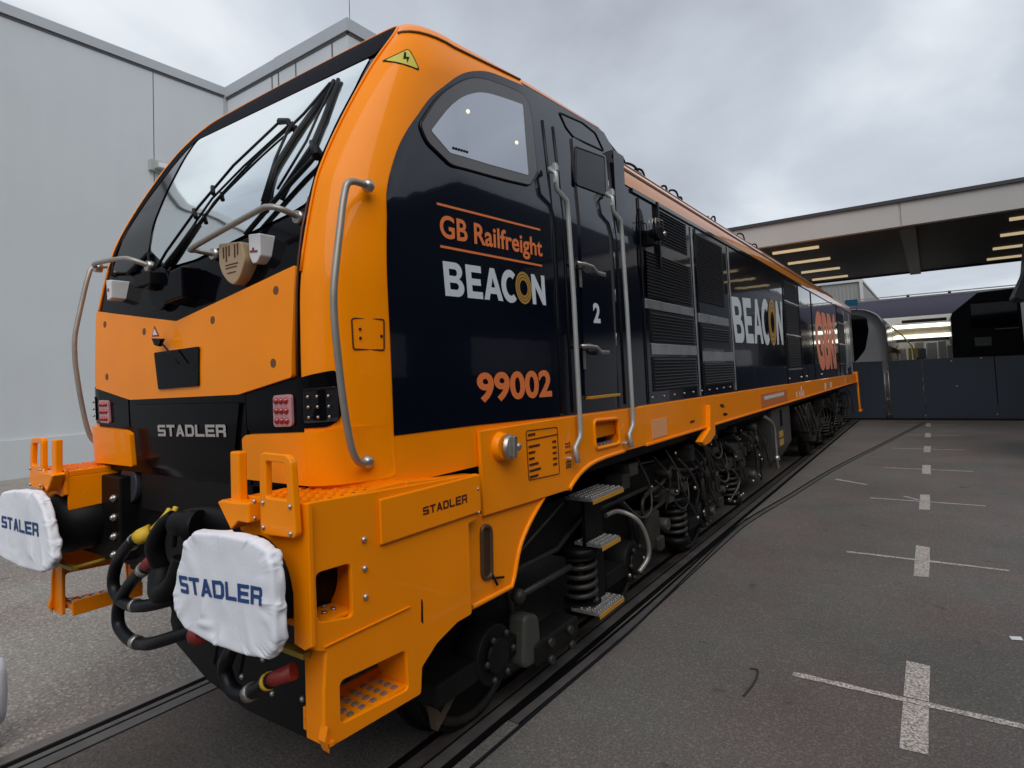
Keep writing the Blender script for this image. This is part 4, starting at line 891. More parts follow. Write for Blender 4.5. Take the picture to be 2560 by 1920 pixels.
# --- hood
Y0, Y1 = 4.70, 22.35
prof = [(1.29, 1.70), (1.29, 3.70)]
hd = MB(); hd.add([(x, y, z) for y in (Y0, Y1) for x, z in ((1.29, 1.6), (1.29, 3.72), (-1.29, 3.72), (-1.29, 1.6))], [(0, 1, 5, 4), (1, 2, 6, 5), (2, 3, 7, 6), (4, 5, 6, 7), (3, 0, 4, 7), (0, 3, 2, 1)]); hd.build('hood_body', NAVY, L)
rp = spl([(1.30, 3.695, 0), (1.295, 3.79, 0), (1.275, 3.87, 0), (1.23, 3.94, 0), (1.13, 3.985, 0), (.9, 4.01, 0), (0, 4.03, 0)], 4)
rp = [(p[0], p[1]) for p in rp]; rp = rp + [(-a, b) for a, b in reversed(rp[:-1])]
mb = MB(); k = len(rp); mb.add([(x, Y0 - .02, z) for x, z in rp] + [(x, Y1, z) for x, z in rp], [(i, i + 1, k + i + 1, k + i) for i in range(k - 1)], True); mb.add([(x, Y1, z) for x, z in rp], [tuple(range(k))]); mb.add([(x, Y0 - .02, z) for x, z in rp], [tuple(range(k))]); mb.build('hood_roof', ROOFOR, L)
mb = MB(); mb.box((1.285, Y0, 3.823), (1.296, Y1, 3.845)); mb.tube([(1.262, Y0, 3.902), (1.262, Y1, 3.902)], .006, 5); mb.build('roof_seam', ORANGELINE, L)
mb = MB(); random.seed(11)
for y in (4.95, 5.15, 5.4, 6.1, 6.35, 6.6, 7.9, 8.6, 9.2, 10.1, 11.3, 12.0, 13.2, 14.5, 15.5, 17):
    a = random.uniform(.15, .45); zz = random.uniform(.03, .09)
    mb.tube(spl([(1.08, y, 3.99), (1.10, y + .05, 4.0 + zz), (1.12, y + a * .6, 4.0 + zz + .01), (1.10, y + a, 3.99)], 4), .012, 6)
mb.tube([(1.08, 4.9, 4.01), (1.08, 20, 4.03)], .018, 6)
for y in [5.5 + 1.1 * i for i in range(13)]: mb.box((1.06, y, 3.98), (1.12, y + .06, 4.05))
mb.build('roof_pipework', BLACK, L)
mb = MB()
for y, l_ in ((7.2, 1.6), (10.2, 2.4), (13.6, 3.2)): mb.box((.3, y, 4.0), (1.02, y + l_, 4.09))
build_parts(mb, 'roof_hatch', BLACK, L, .03)
# flank details
def hp_(y0, y1, z0, z1, nm, m, off=.002, th=.012, bev=0.0):
    mb = MB(); mb.box((1.29 + off, y0, z0), (1.29 + off + th, y1, z1)); return mb.build(nm, m, L, bev)
hp_(4.86, 22.3, 3.66, 3.694, 'hood_gutter', NAVYPALE, 0, .02)
def louvre(y0, y1, z0, z1, pitch=.03):
    p = hp_(y0, y1, z0, z1, 'louvre_panel', LOUVRE, .001, .006)
    mb = MB(); z = z0 + .02
    while z < z1 - .01:
        mb.add([(1.297, y0 + .02, z + .010), (1.297, y1 - .02, z + .010), (1.309, y1 - .02, z), (1.309, y0 + .02, z), (1.297, y0 + .02, z - .001), (1.297, y1 - .02, z - .001)], [(0, 1, 2, 3), (3, 2, 5, 4)]); z += pitch
    mb.build('slat', LOUVRE, p)
for a in ((5.50, 6.27, 3.30, 3.63), (5.06, 6.32, 2.76, 3.18), (5.12, 6.36, 2.345, 2.64), (5.13, 6.37, 1.90, 2.215)): louvre(*a)
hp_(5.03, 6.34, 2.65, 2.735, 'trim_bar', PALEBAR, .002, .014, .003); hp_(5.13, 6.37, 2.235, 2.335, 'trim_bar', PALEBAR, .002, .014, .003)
for a in ((6.60, 7.6, 2.83, 3.60), (6.60, 7.72, 2.40, 2.57), (6.60, 7.8, 1.90, 2.15)): louvre(*a)
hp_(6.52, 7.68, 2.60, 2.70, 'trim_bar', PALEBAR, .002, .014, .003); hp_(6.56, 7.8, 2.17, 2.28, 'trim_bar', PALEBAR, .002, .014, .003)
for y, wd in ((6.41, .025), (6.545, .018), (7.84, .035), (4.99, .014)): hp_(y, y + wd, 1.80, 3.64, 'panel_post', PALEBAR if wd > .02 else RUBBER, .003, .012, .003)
hp_(5.41, 5.44, 3.05, 3.69, 'drain_pipe', RUBBER, .0, .03)
for a in ((11.45, 12.65, 3.25, 3.6), (11.45, 12.65, 2.66, 3.2), (11.45, 12.65, 2.05, 2.6), (18.7, 20.1, 2.0, 3.5)): louvre(*a, pitch=.05)
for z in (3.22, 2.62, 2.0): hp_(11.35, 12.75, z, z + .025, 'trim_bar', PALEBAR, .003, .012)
for y in (11.3, 12.77, 14.3, 18.6, 20.15, 21.6): hp_(y, y + .03, 1.76, 3.66, 'panel_post', STEEL if y > 20 else RUBBER, .002, .01)
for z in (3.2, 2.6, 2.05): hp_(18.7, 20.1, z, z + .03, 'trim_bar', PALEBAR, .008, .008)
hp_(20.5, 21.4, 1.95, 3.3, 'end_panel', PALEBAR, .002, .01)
mb = MB()
for y in [5.1 + .28 * i for i in range(10)]: mb.ball((1.293, y, 1.85), .011, 8)
for y in (11.4, 12.6, 13.2, 15.2): mb.ball((1.293, y, 1.85), .02, 8)
build_parts(mb, 'rivet', STEEL, L)
mb = MB(); mb.prism([(4.93, 3.05)] + [(5.03 + .085 * math.cos(R_(a)), 3.36 + .19 * math.sin(R_(a))) for a in range(180, -1, -15)] + [(5.13, 3.0), (5.10, 2.75), (4.99, 2.75)], lambda u, v, d: (d, u, v), 1.292, 1.297); mb.build('dark_oval_panel', BLACKGLOSS, L)  # dark rounded panel on the hood flank behind the cab
# black work lamp with wire guard
wl_ = MB(); wl_.cyl((1.30, 5.22, 3.33), (1.42, 5.19, 3.33), .055, .065, seg=20); wl_.box((1.29, 5.16, 3.24), (1.36, 5.27, 3.36)); wlo = wl_.build('work_lamp', BLACK, L, .006)
mb = MB(); mb.ball((1.425, 5.25, 3.335), .025, 8); mb.build('lamp_end', STEEL, wlo)
mb = MB()
for i in range(3): mb.tube([(1.40 - .03 * i, 5.12, 3.37), (1.40 - .03 * i, 5.12, 3.46), (1.40 - .03 * i, 5.30, 3.47), (1.40 - .03 * i, 5.32, 3.38)], .005, 5)
mb.build('wire_guard', STEEL, wlo)
beacon(hoodside(.003), [(8.0, 2.41), (11.06, 2.44), (11.15, 3.19), (7.86, 3.00)])
put_text('GBRf', hoodside(.003), [(14.8, 1.93), (18.1, 1.93), (18.1, 3.40), (14.55, 3.28)], 'lettering', SALMON, L, .05)
# --- solebar
sb = [(4.70, 1.79), (22.5, 1.70), (22.5, 1.44), (8.0, 1.455), (4.76, 1.475)]
so_ = plate([sb], flat(1.315), .03, 'solebar', ORANGE, L, .006)
mb = MB(); mb.box((1.312, 4.80, 1.455), (1.345, 22.5, 1.475)); mb.build('solebar_flange', ORANGE, so_, .004)
hp2 = lambda y0, y1, z0, z1, nm, m, x=1.331, th=.004: (lambda b: b.build(nm, m, L))(MB().box((x, y0, z0), (x + th, y1, z1)))
hp2(9.0, 10.9, 1.50, 1.69, 'data_plate', mat('terracotta_plate', (.55, .16, .05), .4))
mb = MB(); random.seed(5)
y = 9.2
while y < 10.6: d = random.uniform(.05, .12); mb.box((1.336, y, 1.60), (1.3375, y + d, 1.65)); y += d + .03
for y in (11.7, 12.0, 12.2, 12.4): mb.box((1.331, y, 1.50), (1.3325, y + .1, 1.60 + (.09 if y == 12.2 else 0)))
for y in (15.2, 16.1): mb.box((1.331, y, 1.50), (1.3325, y + .25, 1.64))
mb.build('small_print', WHITETXT, L)
mb = MB()
for y, z in ((7.0, 1.66), (7.05, 1.64), (7.1, 1.55), (5.95, 1.56), (7.15, 1.54)): mb.box((1.331, y, z - .012), (1.3325, y + .13, z + .012))
mb.build('small_print', BROWNTXT, L)
hp2(4.95, 5.3, 1.50, 1.66, 'faded_label', mat('faded_orange', (.78, .36, .16), .6))
mb = MB(); mb.prism([(6.14, 1.34), (6.45, 1.45), (6.49, 1.70), (6.55, 1.62), (6.64, 1.46), (6.62, 1.36), (6.42, 1.30), (6.25, 1.29)], lambda u, v, d: (d, u, v), 1.30, 1.375); mb.build('jacking_bracket', ORANGE, L, .01)
mb = MB(); mb.box((1.28, 22.3, 1.40), (1.36, 22.55, 1.78)); mb.tube([(1.33, 22.45, 1.45), (1.33, 22.5, .95), (1.34, 22.5, .55)], .035, 8); mb.box((1.31, 22.4, .48), (1.40, 22.75, .55)); mb.build('end_step', ORANGE_M, L, .01)

# --- underframe, fuel tank
mb = MB(); mb.box((-1.1, 2.6, 1.36), (1.22, 22.2, 1.6)); mb.box((-1.0, 1.78, .95), (1.0, 2.6, 1.62)); mb.box((-.55, 2.4, .55), (.55, 22.2, 1.36)); mb.build('underframe_light_block', UNDER, L)  # frame decks, plus a solid dark core added to block light
ft = MB(); ft.prism(rnd([(1.28, 1.42), (1.28, .78), (1.10, .50), (-1.10, .50), (-1.28, .78), (-1.28, 1.42)], .04), lambda u, v, d: (u, d, v), 9.9, 11.3); tk = ft.build('fuel_tank', mat('tank_grey', (.045, .043, .042), .5, var=.2), L, .02)
mb = MB()
for z0, z1 in ((.93, 1.03), (.80, .90)): mb.box((1.281, 10.32, z0), (1.285, 10.62, z1))
build_parts(mb, 'yellow_label', mat('ochre_label', (.42, .25, .05), .5), tk)
mb = MB(); mb.box((1.279, 10.45, 1.1), (1.284, 10.62, 1.36)); mb.build('sight_slot', GROOVE, tk)
mb = MB(); mb.tube(spl([(1.30, 9.3, 1.35), (1.33, 9.7, 1.20), (1.33, 9.78, .95), (1.33, 9.8, .68), (1.33, 9.85, .52)], 6), .022, 8); mb.ball((1.33, 9.8, .68), .05, 8); mb.build('fill_hose', STEEL, tk)
mb = MB()
mb.cyl((.9, 13.3, 1.0), (1.25, 13.3, 1.0), .26, seg=24); mb.cyl((.9, 14.1, .85), (1.24, 14.1, .85), .20, seg=24)
for i in range(5): mb.tube(spl([(1.2, 12.2 + .4 * i, 1.3), (1.27, 12.4 + .4 * i, 1.0 - .05 * i), (1.22, 12.9 + .4 * i, .8)], 5), .03, 7)
build_parts(mb, 'air_reservoir', UNDER2, L)

# --- bogies (frame > wheels, springs, boxes, pipes)
def helix(c, r, z0, z1, turns, wire):
    return MB().tube([(c[0] + r * math.cos(t * 2 * math.pi * turns / (turns * 14)), c[1] + r * math.sin(t * 2 * math.pi / 14), z0 + (z1 - z0) * t / (turns * 14)) for t in range(turns * 14 + 1)], wire, 7)
def bogie(yc):
    prof = [(-2.75, .95), (-2.4, 1.0), (-1.9, .80), (-1.1, .80), (-.7, .95), (.6, .95), (1.0, .80), (1.8, .78), (2.6, 1.0), (3.4, .98), (3.8, .82), (3.8, 1.15), (-2.75, 1.15)]
    mb = MB(); mb.prism([(yc + u, v + .02) for u, v in prof], lambda u, v, d: (d, u, v), .86, 1.02); mb.prism([(yc + u, v + .02) for u, v in prof], lambda u, v, d: (d, u, v), -1.02, -.86)
    mb.box((-.86, yc - 2.5, .85), (.86, yc + 3.6, 1.1)); f = mb.build('bogie', UNDER, L, .015)
    mb = MB(); mb.tube([(1.03, yc + u, v + .02) for u, v in prof[:11]], .022, 6); mb.build('frame_flange', UNDER2, f)
    for k, dy in enumerate((-2.0, 0, 2.0)):
        y = yc + dy
        wv = MB()
        for s in (-1, 1):
            wv.cyl((s * .80, y, .50), (s * .93, y, .50), .50, seg=40); wv.cyl((s * .76, y, .50), (s * .80, y, .50), .53, seg=40)
        wv.cyl((-.8, y, .5), (.8, y, .5), .1); wo = wv.build('wheelset', UNDER, f, .01)
        mb = MB()
        for s in (-1, 1): mb.tube([(s * .935, y + .44 * math.cos(t * math.pi / 16), .5 + .44 * math.sin(t * math.pi / 16)) for t in range(32)], .03, 6, closed=True)
        build_parts(mb, 'tyre_face', UNDER2, wo)
        for s in (-1, 1):
            ab = MB(); ab.cyl((s * .94, y, .45), (s * 1.13, y, .45), .17, seg=24); ab.cyl((s * 1.13, y, .45), (s * 1.16, y, .45), .10, seg=20); ab.box((s * .9, y - .5, .36), (s * 1.12, y + .5, .48)); abo = ab.build('axlebox', UNDER, f, .012)
            mb = MB()
            for t in range(6): mb.ball((s * 1.165, y + .13 * math.cos(t * math.pi / 3), .45 + .13 * math.sin(t * math.pi / 3)), .022, 7)
            build_parts(mb, 'bolt', UNDER2, abo)
    for dy in (-.87, 1.13, 3.15):
        y = yc + dy
        for s in (-1, 1):
            helix((s * 1.10, y), .105, .40, .74, 5, .020).build('coil_spring', UNDER2, f)
            mb = MB(); mb.cyl((s * 1.10, y, .40), (s * 1.10, y, .74), .072, seg=16); mb.cyl((s * 1.10, y, .33), (s * 1.10, y, .40), .14, seg=20); mb.cyl((s * 1.10, y, .74), (s * 1.10, y, .80), .14, seg=20); mb.build('spring_seat', BLACK, f)
    return f
bg1 = bogie(4.87); bg2 = bogie(17.2)
random.seed(21)
# loose pipes, dampers and fittings on the near side of the front bogie
pm = MB()
pm.tube(spl([(1.10, 4.45, .93), (1.12, 4.66, .92), (1.24, 4.75, .84), (1.27, 4.86, .66), (1.26, 4.89, .50), (1.22, 4.77, .40)], 6), .020, 8)
pm.build('brake_pipe', HANDR, bg1)
pm = MB(); pm.tube(spl([(1.13, 5.9, 1.12), (1.14, 5.6, 1.0), (1.14, 5.3, .97), (1.14, 5.12, .93), (1.14, 5.1, .82), (1.13, 5.2, .78), (1.13, 5.8, .83)], 6), .018, 8)
pm.tube(spl([(1.12, 5.9, 1.10), (1.18, 6.3, 1.02), (1.18, 6.8, 1.06), (1.14, 6.95, 1.18)], 6), .02, 8); pm.build('conduit', UNDER2, bg1)
pm = MB()
for y in (5.15, 7.1): pm.box((1.05, y, .45), (1.16, y + .30, .78)); pm.box((1.10, y + .16, .42), (1.20, y + .3, .55))
build_parts(pm, 'brake_bracket', UNDER2, bg1, .02)
pm = MB(); pm.cyl((1.15, 6.75, .92), (1.15, 6.80, .55), .03, seg=10); pm.cyl((1.15, 6.75, .98), (1.15, 6.75, .90), .055, seg=12); pm.box((1.1, 6.62, .90), (1.2, 6.95, .97)); pm.cyl((1.14, 7.35, .85), (1.14, 7.4, .52), .025, seg=10); pm.cyl((1.15, 3.1, .72), (1.15, 3.75, .72), .022, seg=10); pm.ball((1.15, 3.1, .72), .05, 10); pm.tube([(1.14, 3.15, .98), (1.14, 3.7, 1.18)], .012, 6)
build_parts(pm, 'damper', UNDER2, bg1)
pm = MB()
for i in range(9):
    y = 6.0 + i * .42
    P = [(1.16, y, random.uniform(1.15, 1.35)), (1.22, y + .15, random.uniform(.9, 1.1)), (1.20, y + random.uniform(.2, .6), random.uniform(.65, .95)), (1.16, y + random.uniform(.4, .8), random.uniform(.35, .7))]
    pm.tube(spl(P, 6), random.choice((.011, .014, .018)), 6)
build_parts(pm, 'hose', UNDER2, bg1)
pm = MB()
for i in range(24):
    y = random.uniform(4.6, 9.6); z = random.uniform(.35, 1.3); pm.ball((1.17 + random.uniform(0, .06), y, z), random.uniform(.010, .022), 6)
build_parts(pm, 'fitting', STEEL, bg1)
UNDER3 = mat('worn_grey_metal', (.075, .07, .066), .42, metal=.4, var=.3, vscale=14)
for i in range(26):
    y = random.uniform(4.5, 9.4); z0 = random.uniform(.85, 1.36); k = random.random()
    if k < .45: P = [(1.15, y, z0), (1.2 + random.uniform(0, .05), y + random.uniform(-.1, .25), z0 - random.uniform(.15, .3)), (1.17, y + random.uniform(-.1, .45), z0 - random.uniform(.35, .6))]
    elif k < .75: P = [(1.14, y, z0), (1.21, y + .18, z0 - random.uniform(.12, .22)), (1.21, y + .42, z0 - random.uniform(.1, .2)), (1.14, y + .6, z0 + random.uniform(-.05, .05))]
    else: P = [(1.13, y, z0), (1.15, y + random.uniform(.4, .9), z0 + random.uniform(-.05, .04))]
    MB().tube(spl(P, 6), random.choice((.008, .010, .013)), 6).build('hose', random.choice((UNDER2, UNDER3, RUBBER, UNDER3)), bg1)
for i in range(16):
    y = random.uniform(4.6, 9.4); z = random.uniform(.8, 1.34); q = MB()
    if i % 3: q.box((1.02, y, z - .05), (1.16 + random.uniform(0, .05), y + random.uniform(.06, .2), z + random.uniform(.02, .07)))
    else: q.cyl((1.05, y, z), (1.20, y, z), random.uniform(.03, .06), seg=16)
    q.build('valve_box', random.choice((UNDER2, UNDER2, UNDER3)), bg1, .008)
for y, z, rr in ((5.55, .62, .06), (7.0, .45, .05), (7.45, .62, .045), (9.0, .55, .06)): MB().cyl((1.1, y, z), (1.2, y, z), rr, seg=18).build('end_cap', UNDER3, bg1, .006)
pm = MB()
for i in range(12):
    y = random.uniform(6.8, 9.6); z = random.uniform(.75, 1.3); pm.box((1.0, y, z), (1.15 + random.uniform(0, .08), y + random.uniform(.08, .3), z + random.uniform(.05, .14)))
build_parts(pm, 'valve_box', UNDER2, bg1, .01)
pm = MB(); pm.box((1.0, 3.2, .25), (1.2, 3.75, .39)); pm.build('sand_box_bracket', UNDER, bg1, .02)
pm = MB()
for y, z in ((3.35, .36), (3.6, .35), (3.35, .25), (3.62, .24)): pm.cyl((1.2, y, z), (1.23, y, z), .03, seg=6)
build_parts(pm, 'bolt', UNDER2, bg1)
pm = MB(); pm.prism(rnd([(3.08, .28), (3.3, .26), (3.28, .56), (3.12, .60)], .06), lambda u, v, d: (d, u, v), 1.05, 1.18); pm.build('axle_cover', mat('pale_casting', (.055, .057, .05), .5, var=.2), bg1, .02)
pm = MB(); pm.prism([(2.45, .36), (2.49, .16), (2.64, .27), (2.60, .31), (2.52, .24)], lambda u, v, d: (d, u, v), .95, 1.0); pm.build('guard_iron', mat('bare_metal_tan', (.17, .125, .085), .5, metal=.4), bg1)
for i in range(14):
    pass
pm = MB()
for i in range(16):
    y = 14 + i * .5; P = [(1.16, y, random.uniform(1.1, 1.35)), (1.22, y + .2, random.uniform(.8, 1.1)), (1.16, y + random.uniform(-.2, .8), random.uniform(.35, .7))]; pm.tube(spl(P, 5), random.choice((.008, .012, .016)), 6)
for i in range(14): y = random.uniform(13.5, 21); z = random.uniform(.4, 1.3); pm.box((1.0, y, z), (1.2, y + random.uniform(.1, .4), z + random.uniform(.08, .2)))
build_parts(pm, 'hose', UNDER2, bg2)
# boarding steps below the door
for (y0, y1, z, xo) in ((3.84, 4.35, 1.17, 1.31), (3.95, 4.25, .815, 1.31), (3.86, 4.26, .36, 1.31)):
    mb = MB(); mb.box((1.08, y0, z), (xo, y1, z + .025)); stp = mb.build('boarding_step', TREAD, L, .003)
    mb = MB(); mb.box((xo, y0, z - .016), (xo + .006, y1, z + .012)); mb.build('yellow_edge', YELLOW, stp)
    mb = MB(); nx = int((y1 - y0) / .035)
    for i in range(nx):
        for j in range(5): mb.cyl((1.11 + .045 * j, y0 + .02 + i * .035, z + .025), (1.11 + .045 * j, y0 + .02 + i * .035, z + .036), .011, seg=6)
    mb.build('stud', TREAD, stp)
mb = MB(); mb.box((1.15, 3.95, .33), (1.18, 4.22, 1.18)); mb.build('step_hanger', BLACK, L)

# --- front end below the nose: beam, coupler, hoses, plough
mb = MB(); mb.box((-1.25, 1.70, 1.02), (1.25, 1.80, 1.63)); mb.box((-.55, 1.66, 1.40), (.62, 1.70, 1.63)); mb.build('front_beam', BLACK, L, .006)
mb = MB(); mb.cyl((-.73, 1.66, 1.53), (-.73, 1.70, 1.53), .115, seg=30); mb.build('horn_cover', mat('slate_disc', (.045, .045, .055), .4), L, .005)
mb = MB(); mb.box((.16, 1.50, 1.22), (.62, 1.75, 1.42)); mb.tube(spl([(.30, 1.5, 1.40), (.42, 1.46, 1.47), (.65, 1.46, 1.50), (.95, 1.5, 1.48)], 6), .06, 12); mb.tube(spl([(.19, 1.44, 1.24), (.20, 1.40, 1.34), (.27, 1.40, 1.44), (.34, 1.42, 1.50)], 6), .055, 12, .025)
mb.tube(spl([(.22, 1.42, 1.20), (.30, 1.38, 1.14), (.42, 1.38, 1.20), (.46, 1.40, 1.32)], 6), .06, 12, .04); mb.cyl((.40, 1.40, 1.36), (.40, 1.7, 1.36), .10, seg=24); mb.cyl((.5, 1.36, 1.49), (.60, 1.38, 1.49), .055, seg=16); mb.cyl((.62, 1.36, 1.49), (.66, 1.38, 1.49), .07, seg=16); mb.box((.1, 1.55, 1.0), (.6, 1.7, 1.22)); mb.prism([(.10, 1.18), (.55, 1.2), (.5, .95), (.3, .92)], lambda u, v, d: (u, d, v), 1.46, 1.6); mb.tube([(.46, 1.37, 1.50), (.48, 1.36, 1.44), (.47, 1.36, 1.38)], .012, 8)
mb.build('drawgear', BLACK, L, .02)
def hose(P, yy, r=.030):
    h = MB().tube(spl([(p[0], yy + (p[2] if len(p) > 2 else 0), p[1]) for p in P], 6), r, 12).build('air_hose', RUBBER, L); return h
def band(par, a, b, r, m): MB().cyl(a, b, r, seg=14).build('clamp', m, par)
h = hose([(.02, 1.37, .10), (-.02, 1.34), (-.20, 1.225), (-.272, 1.11), (-.235, 1.035), (-.10, 1.008), (.10, 1.037), (.33, 1.10, .05)], 1.40)
band(h, (-.02, 1.405, 1.345), (-.065, 1.405, 1.315), .035, STEEL); band(h, (-.03, 1.40, 1.014), (-.0, 1.40, 1.02), .034, STEEL)
mb = MB(); mb.tube([(.03, 1.46, 1.375), (.0, 1.42, 1.358), (-.015, 1.41, 1.348)], .042, 10, .036); mb.tube(spl([(.03, 1.46, 1.38), (.04, 1.52, 1.44), (.03, 1.55, 1.47)], 5), .016, 8); mb.tube(spl([(.06, 1.46, 1.385), (.10, 1.52, 1.44), (.10, 1.55, 1.49)], 5), .014, 8); mb.build('coupling_head', YELCAP, h)
h = hose([(.16, 1.268, .03), (.07, 1.205), (-.075, 1.115), (-.19, 1.01), (-.222, .92), (-.19, .865), (-.08, .835), (.05, .842), (.21, .885), (.45, .97, .06)], 1.40)
band(h, (.085, 1.40, 1.218), (.06, 1.40, 1.20), .035, STEEL); band(h, (-.03, 1.40, .835), (.01, 1.40, .838), .034, STEEL)
MB().tube([(.20, 1.45, 1.31), (.15, 1.42, 1.265), (.10, 1.405, 1.228)], .042, 12, .034).build('coupling_head', REDCAP, h)
h = hose([(.845, 1.05, .06), (.84, .96), (.812, .895), (.865, .832), (.96, .835), (1.05, .88), (1.15, .94)], 1.40)
band(h, (.985, 1.40, .845), (1.02, 1.40, .865), .035, STEEL); band(h, (1.12, 1.40, .925), (1.14, 1.40, .935), .034, YELCAP)
MB().tube([(1.14, 1.40, .935), (1.19, 1.41, .958), (1.24, 1.44, .98)], .026, 12, .034).build('coupling_head', REDCAP, h)
mb = MB(); mb.prism(rnd([(1.20, 1.03), (1.33, .98), (1.34, 1.02), (1.29, 1.06), (1.22, 1.08)], .01), lambda u, v, d: (u, d, v), 1.50, 1.56); mb.build('yellow_glove_tag', mat('mustard', (.36, .23, .03), .6, var=.2, vscale=30), L, .008)
mb = MB(); mb.tube([(.55, 1.42, .98), (.62, 1.42, 1.02)], .05, 10); build_parts(mb, 'red_valve', REDCAP, L)
# plough
pm = MB(); pl_ = [(-.46, .72), (-.38, .62), (0.0, .505), (.4, .455), (.95, .465), (1.12, .56), (1.12, .95), (-.46, .95)]
pm.prism(pl_, lambda u, v, d: (u, 1.80 + d + (.95 - v) * -.12, v), 0, .03); plo = pm.build('plough', mat('plough_black', (.006, .006, .0065), .5, var=.2, vscale=4, spec=.2), L, .004)
mb = MB()
for x, z in ((.60, .585), (.835, .62), (.73, .73), (.50, .72), (.12, .75), (.33, .60)): mb.ball((x, 1.80 - (.95 - z) * .12, z), .016, 8)
build_parts(mb, 'bolt', STEEL, plo)
mb = MB()
for x in (.05, .18, .30): mb.prism([(x, .60), (x + .02, .60), (x + .05, .80), (x + .03, .80)], lambda u, v, d: (u, 1.80 - (.95 - v) * .12 - d, v), .001, .003)
build_parts(mb, 'slot', GROOVE, plo)
# hanging tag with wire in front of the nose panel
tg = MB(); tg.prism([(-.15, 2.385), (-.04, 2.375), (-.075, 2.335), (-.12, 2.345)], lambda u, v, d: (u, d, v), 1.55, 1.57); tg.tube([(-.06, 1.56, 2.355), (.11, 1.568, 2.235)], .005, 6)
tgo = tg.build('hanging_tag', BLACK, None); tag(tgo, 'small black tag with red warning triangle and wire hanging on the orange nose panel', 'tag')
mb = MB(); mb.prism([(-.145, 2.392), (-.06, 2.388), (-.115, 2.45)], lambda u, v, d: (u, d, v), 1.55, 1.553); t1 = mb.build('red_triangle', REDCAP, tgo)
mb = MB(); mb.prism([(-.128, 2.400), (-.08, 2.398), (-.112, 2.432)], lambda u, v, d: (u, d, v), 1.547, 1.5495); mb.build('white_field', WHITEPL, tgo)

# ------------------------------------------------------------------ white buffer covers (loose fabric over each buffer)
def cloth(seed, folds, x, z, c, edge):
    wv = noise.noise(Vector((x * 3.0 + seed, z * 3.0, 1.0))) * .006 + noise.noise(Vector((x * 8 + seed, z * 8, 4.0))) * .0028 + noise.noise(Vector((x * 22 + seed, z * 13, 7.0))) * .0016
    f = 0
    for fx, fz, ang, amp, wd, ln in folds:
        dx, dz = x - fx, z - fz; t = dx * math.cos(ang) + dz * math.sin(ang); m = -dx * math.sin(ang) + dz * math.cos(ang)
        if -.02 < t < ln: f += amp * math.exp(-(m / (wd + .10 * t)) ** 2) * min(1, (t + .02) / .05) * (1 - max(t, 0) / ln)
    return wv - f
def cover(poly, label, seed, folds):
    c = Vector((sum(p[0] for p in poly) / len(poly), sum(p[1] for p in poly) / len(poly)))
    B = spl([(p[0], p[1], 0) for p in rnd(poly, .028, 4)], 3, closed=True); n = len(B)
    rr_ = random.Random(seed); ph = [rr_.uniform(0, 6.28) for _ in range(6)]
    prof = [(r / 26 * .95, 0.0) for r in range(1, 27)] + [(.975, .003), (.992, .009), (1.0, .018), (1.004, .030), (1.0, .042), (.985, .052), (.955, .058), (.90, .060)]
    vs = [(c.x, 1.262 + cloth(seed, folds, c.x, c.y, c, 0), c.y)]; fs = []
    for j, (rr, dd) in enumerate(prof):
        for i in range(n):
            p = Vector((B[i][0], B[i][1])); q = c + (p - c) * rr; a = math.atan2(q.y - c.y, q.x - c.x)
            k = max(0, (rr - .80) / .2); e = min(dd / .026, 1)
            pucker = noise.noise(Vector((math.cos(a) * 9 + seed, math.sin(a) * 9, dd * 26))) * .013 + noise.noise(Vector((math.cos(a) * 22 + seed, math.sin(a) * 22, dd * 60 + 3))) * .010
            q2 = q + (q - c).normalized() * pucker * e
            wv = cloth(seed, folds, q.x, q.y, c, 0)
            vs.append((q2.x, 1.262 + dd + wv * (1 - .4 * e) - pucker * .5 * k * (1 - e) + noise.noise(Vector((a * 7, seed, 2.0))) * .012 * e, q2.y))
    fs += [(0, 1 + i, 1 + (i + 1) % n) for i in range(n)]
    for j in range(len(prof) - 1):
        for i in range(n): fs.append((1 + j * n + i, 1 + (j + 1) * n + i, 1 + (j + 1) * n + (i + 1) % n, 1 + j * n + (i + 1) % n))
    mb = MB(); mb.add(vs, fs, True); o = mb.build('buffer_cover', FABRIC, None, subsurf=1); tag(o, label, 'fabric cover', 'white cloth covers on the two front buffers'); return o
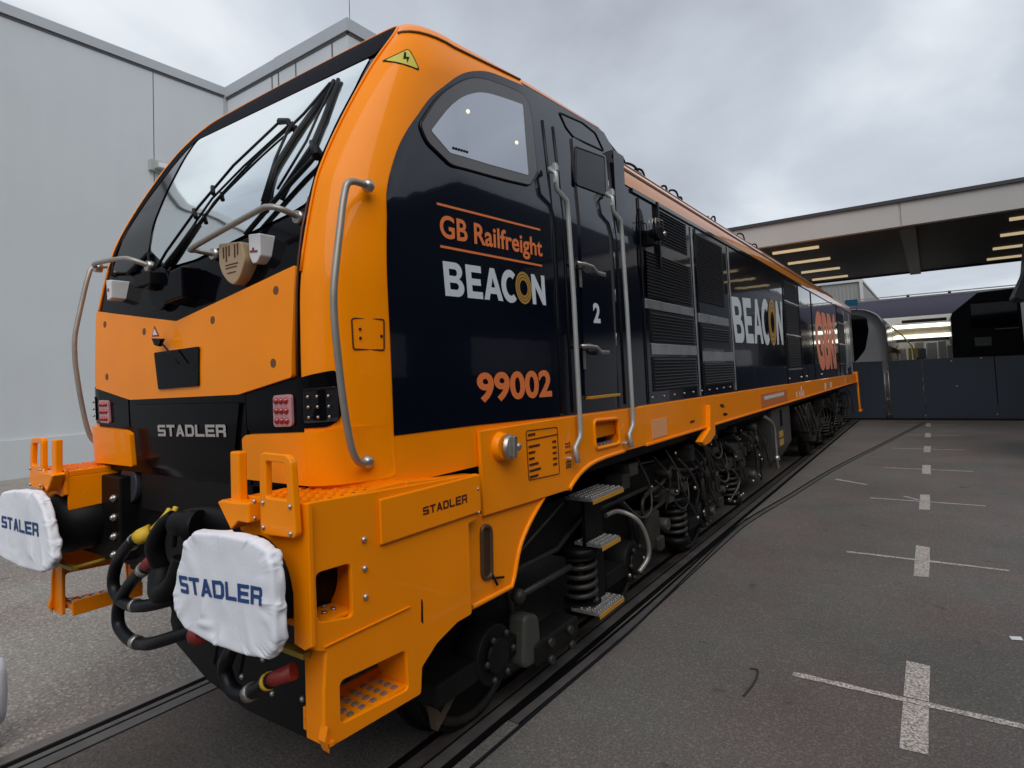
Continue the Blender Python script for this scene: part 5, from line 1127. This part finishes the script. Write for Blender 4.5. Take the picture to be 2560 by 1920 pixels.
def cover_text(word, o, quad, seed, folds):
    lp, wt = word_loops(word, GL, 1.13); bl, br_, tr, tl = quad
    bm = bmesh.new(); vs, fs = fill2d(lp); bv = [bm.verts.new((v[0] / wt, v[1], 0)) for v in vs]
    for f in fs:
        try: bm.faces.new([bv[i] for i in f])
        except ValueError: pass
    for ax, cnt in ((0, 60), (1, 6)):
        for i in range(1, cnt):
            co = [0, 0, 0]; co[ax] = i / cnt; no = [0, 0, 0]; no[ax] = 1
            bmesh.ops.bisect_plane(bm, geom=bm.verts[:] + bm.edges[:] + bm.faces[:], plane_co=co, plane_no=no, dist=1e-6)
    for v in bm.verts:
        a, b = v.co.x, v.co.y
        x = (bl[0] * (1 - a) + br_[0] * a) * (1 - b) + (tl[0] * (1 - a) + tr[0] * a) * b; z = (bl[1] * (1 - a) + br_[1] * a) * (1 - b) + (tl[1] * (1 - a) + tr[1] * a) * b
        v.co = (x, 1.262 + cloth(seed, folds, x, z, None, 0) - .0025, z)
    me = bpy.data.meshes.new('printed_lettering'); bm.to_mesh(me); bm.free()
    t = bpy.data.objects.new('printed_lettering', me); COL.objects.link(t); me.materials.append(BLUETXT); attach(t, o)
F1 = [(.90, 1.10, 1.45, .022, .012, .20), (.99, 1.09, 1.95, .018, .010, .13), (1.02, 1.09, 1.2, .014, .010, .10), (1.36, 1.40, 3.5, .010, .010, .12), (1.37, 1.32, 3.3, .010, .009, .10), (1.37, 1.25, 3.0, .010, .008, .10), (.74, 1.49, -.9, .008, .02, .3), (.70, 1.14, .9, .010, .015, .25), (1.25, 1.10, 1.8, .008, .012, .2)]
o = cover([(.66, 1.15), (.645, 1.22), (.705, 1.36), (.765, 1.465), (.84, 1.515), (1.05, 1.528), (1.24, 1.527), (1.345, 1.505), (1.385, 1.455), (1.395, 1.30), (1.392, 1.165), (1.345, 1.112), (1.22, 1.098), (1.0, 1.088), (.76, 1.098)], 'white fabric buffer cover printed STADLER in blue, hanging in front of the step box', 3, F1)
cover_text('STADLER', o, [(.735, 1.252), (1.322, 1.302), (1.326, 1.370), (.722, 1.322)], 3, F1)
F2 = [(-1.02, 1.53, -1.9, .016, .012, .25), (-1.12, 1.53, -1.5, .010, .012, .2), (-1.0, 1.08, 1.7, .016, .012, .2), (-1.1, 1.08, 1.45, .014, .012, .22), (-.80, 1.12, 2.0, .014, .010, .2), (-1.25, 1.08, 1.3, .010, .012, .2)]
o = cover([(-1.62, 1.09), (-1.66, 1.2), (-1.64, 1.42), (-1.55, 1.495), (-1.26, 1.528), (-.98, 1.54), (-.88, 1.49), (-.78, 1.38), (-.725, 1.27), (-.70, 1.18), (-.78, 1.11), (-.90, 1.085), (-1.25, 1.07)], 'white fabric buffer cover printed STALER in blue, over the buffer nearer the hall', 9, F2)
cover_text('STALER', o, [(-1.53, 1.276), (-.90, 1.288), (-.90, 1.366), (-1.53, 1.350)], 9, F2)
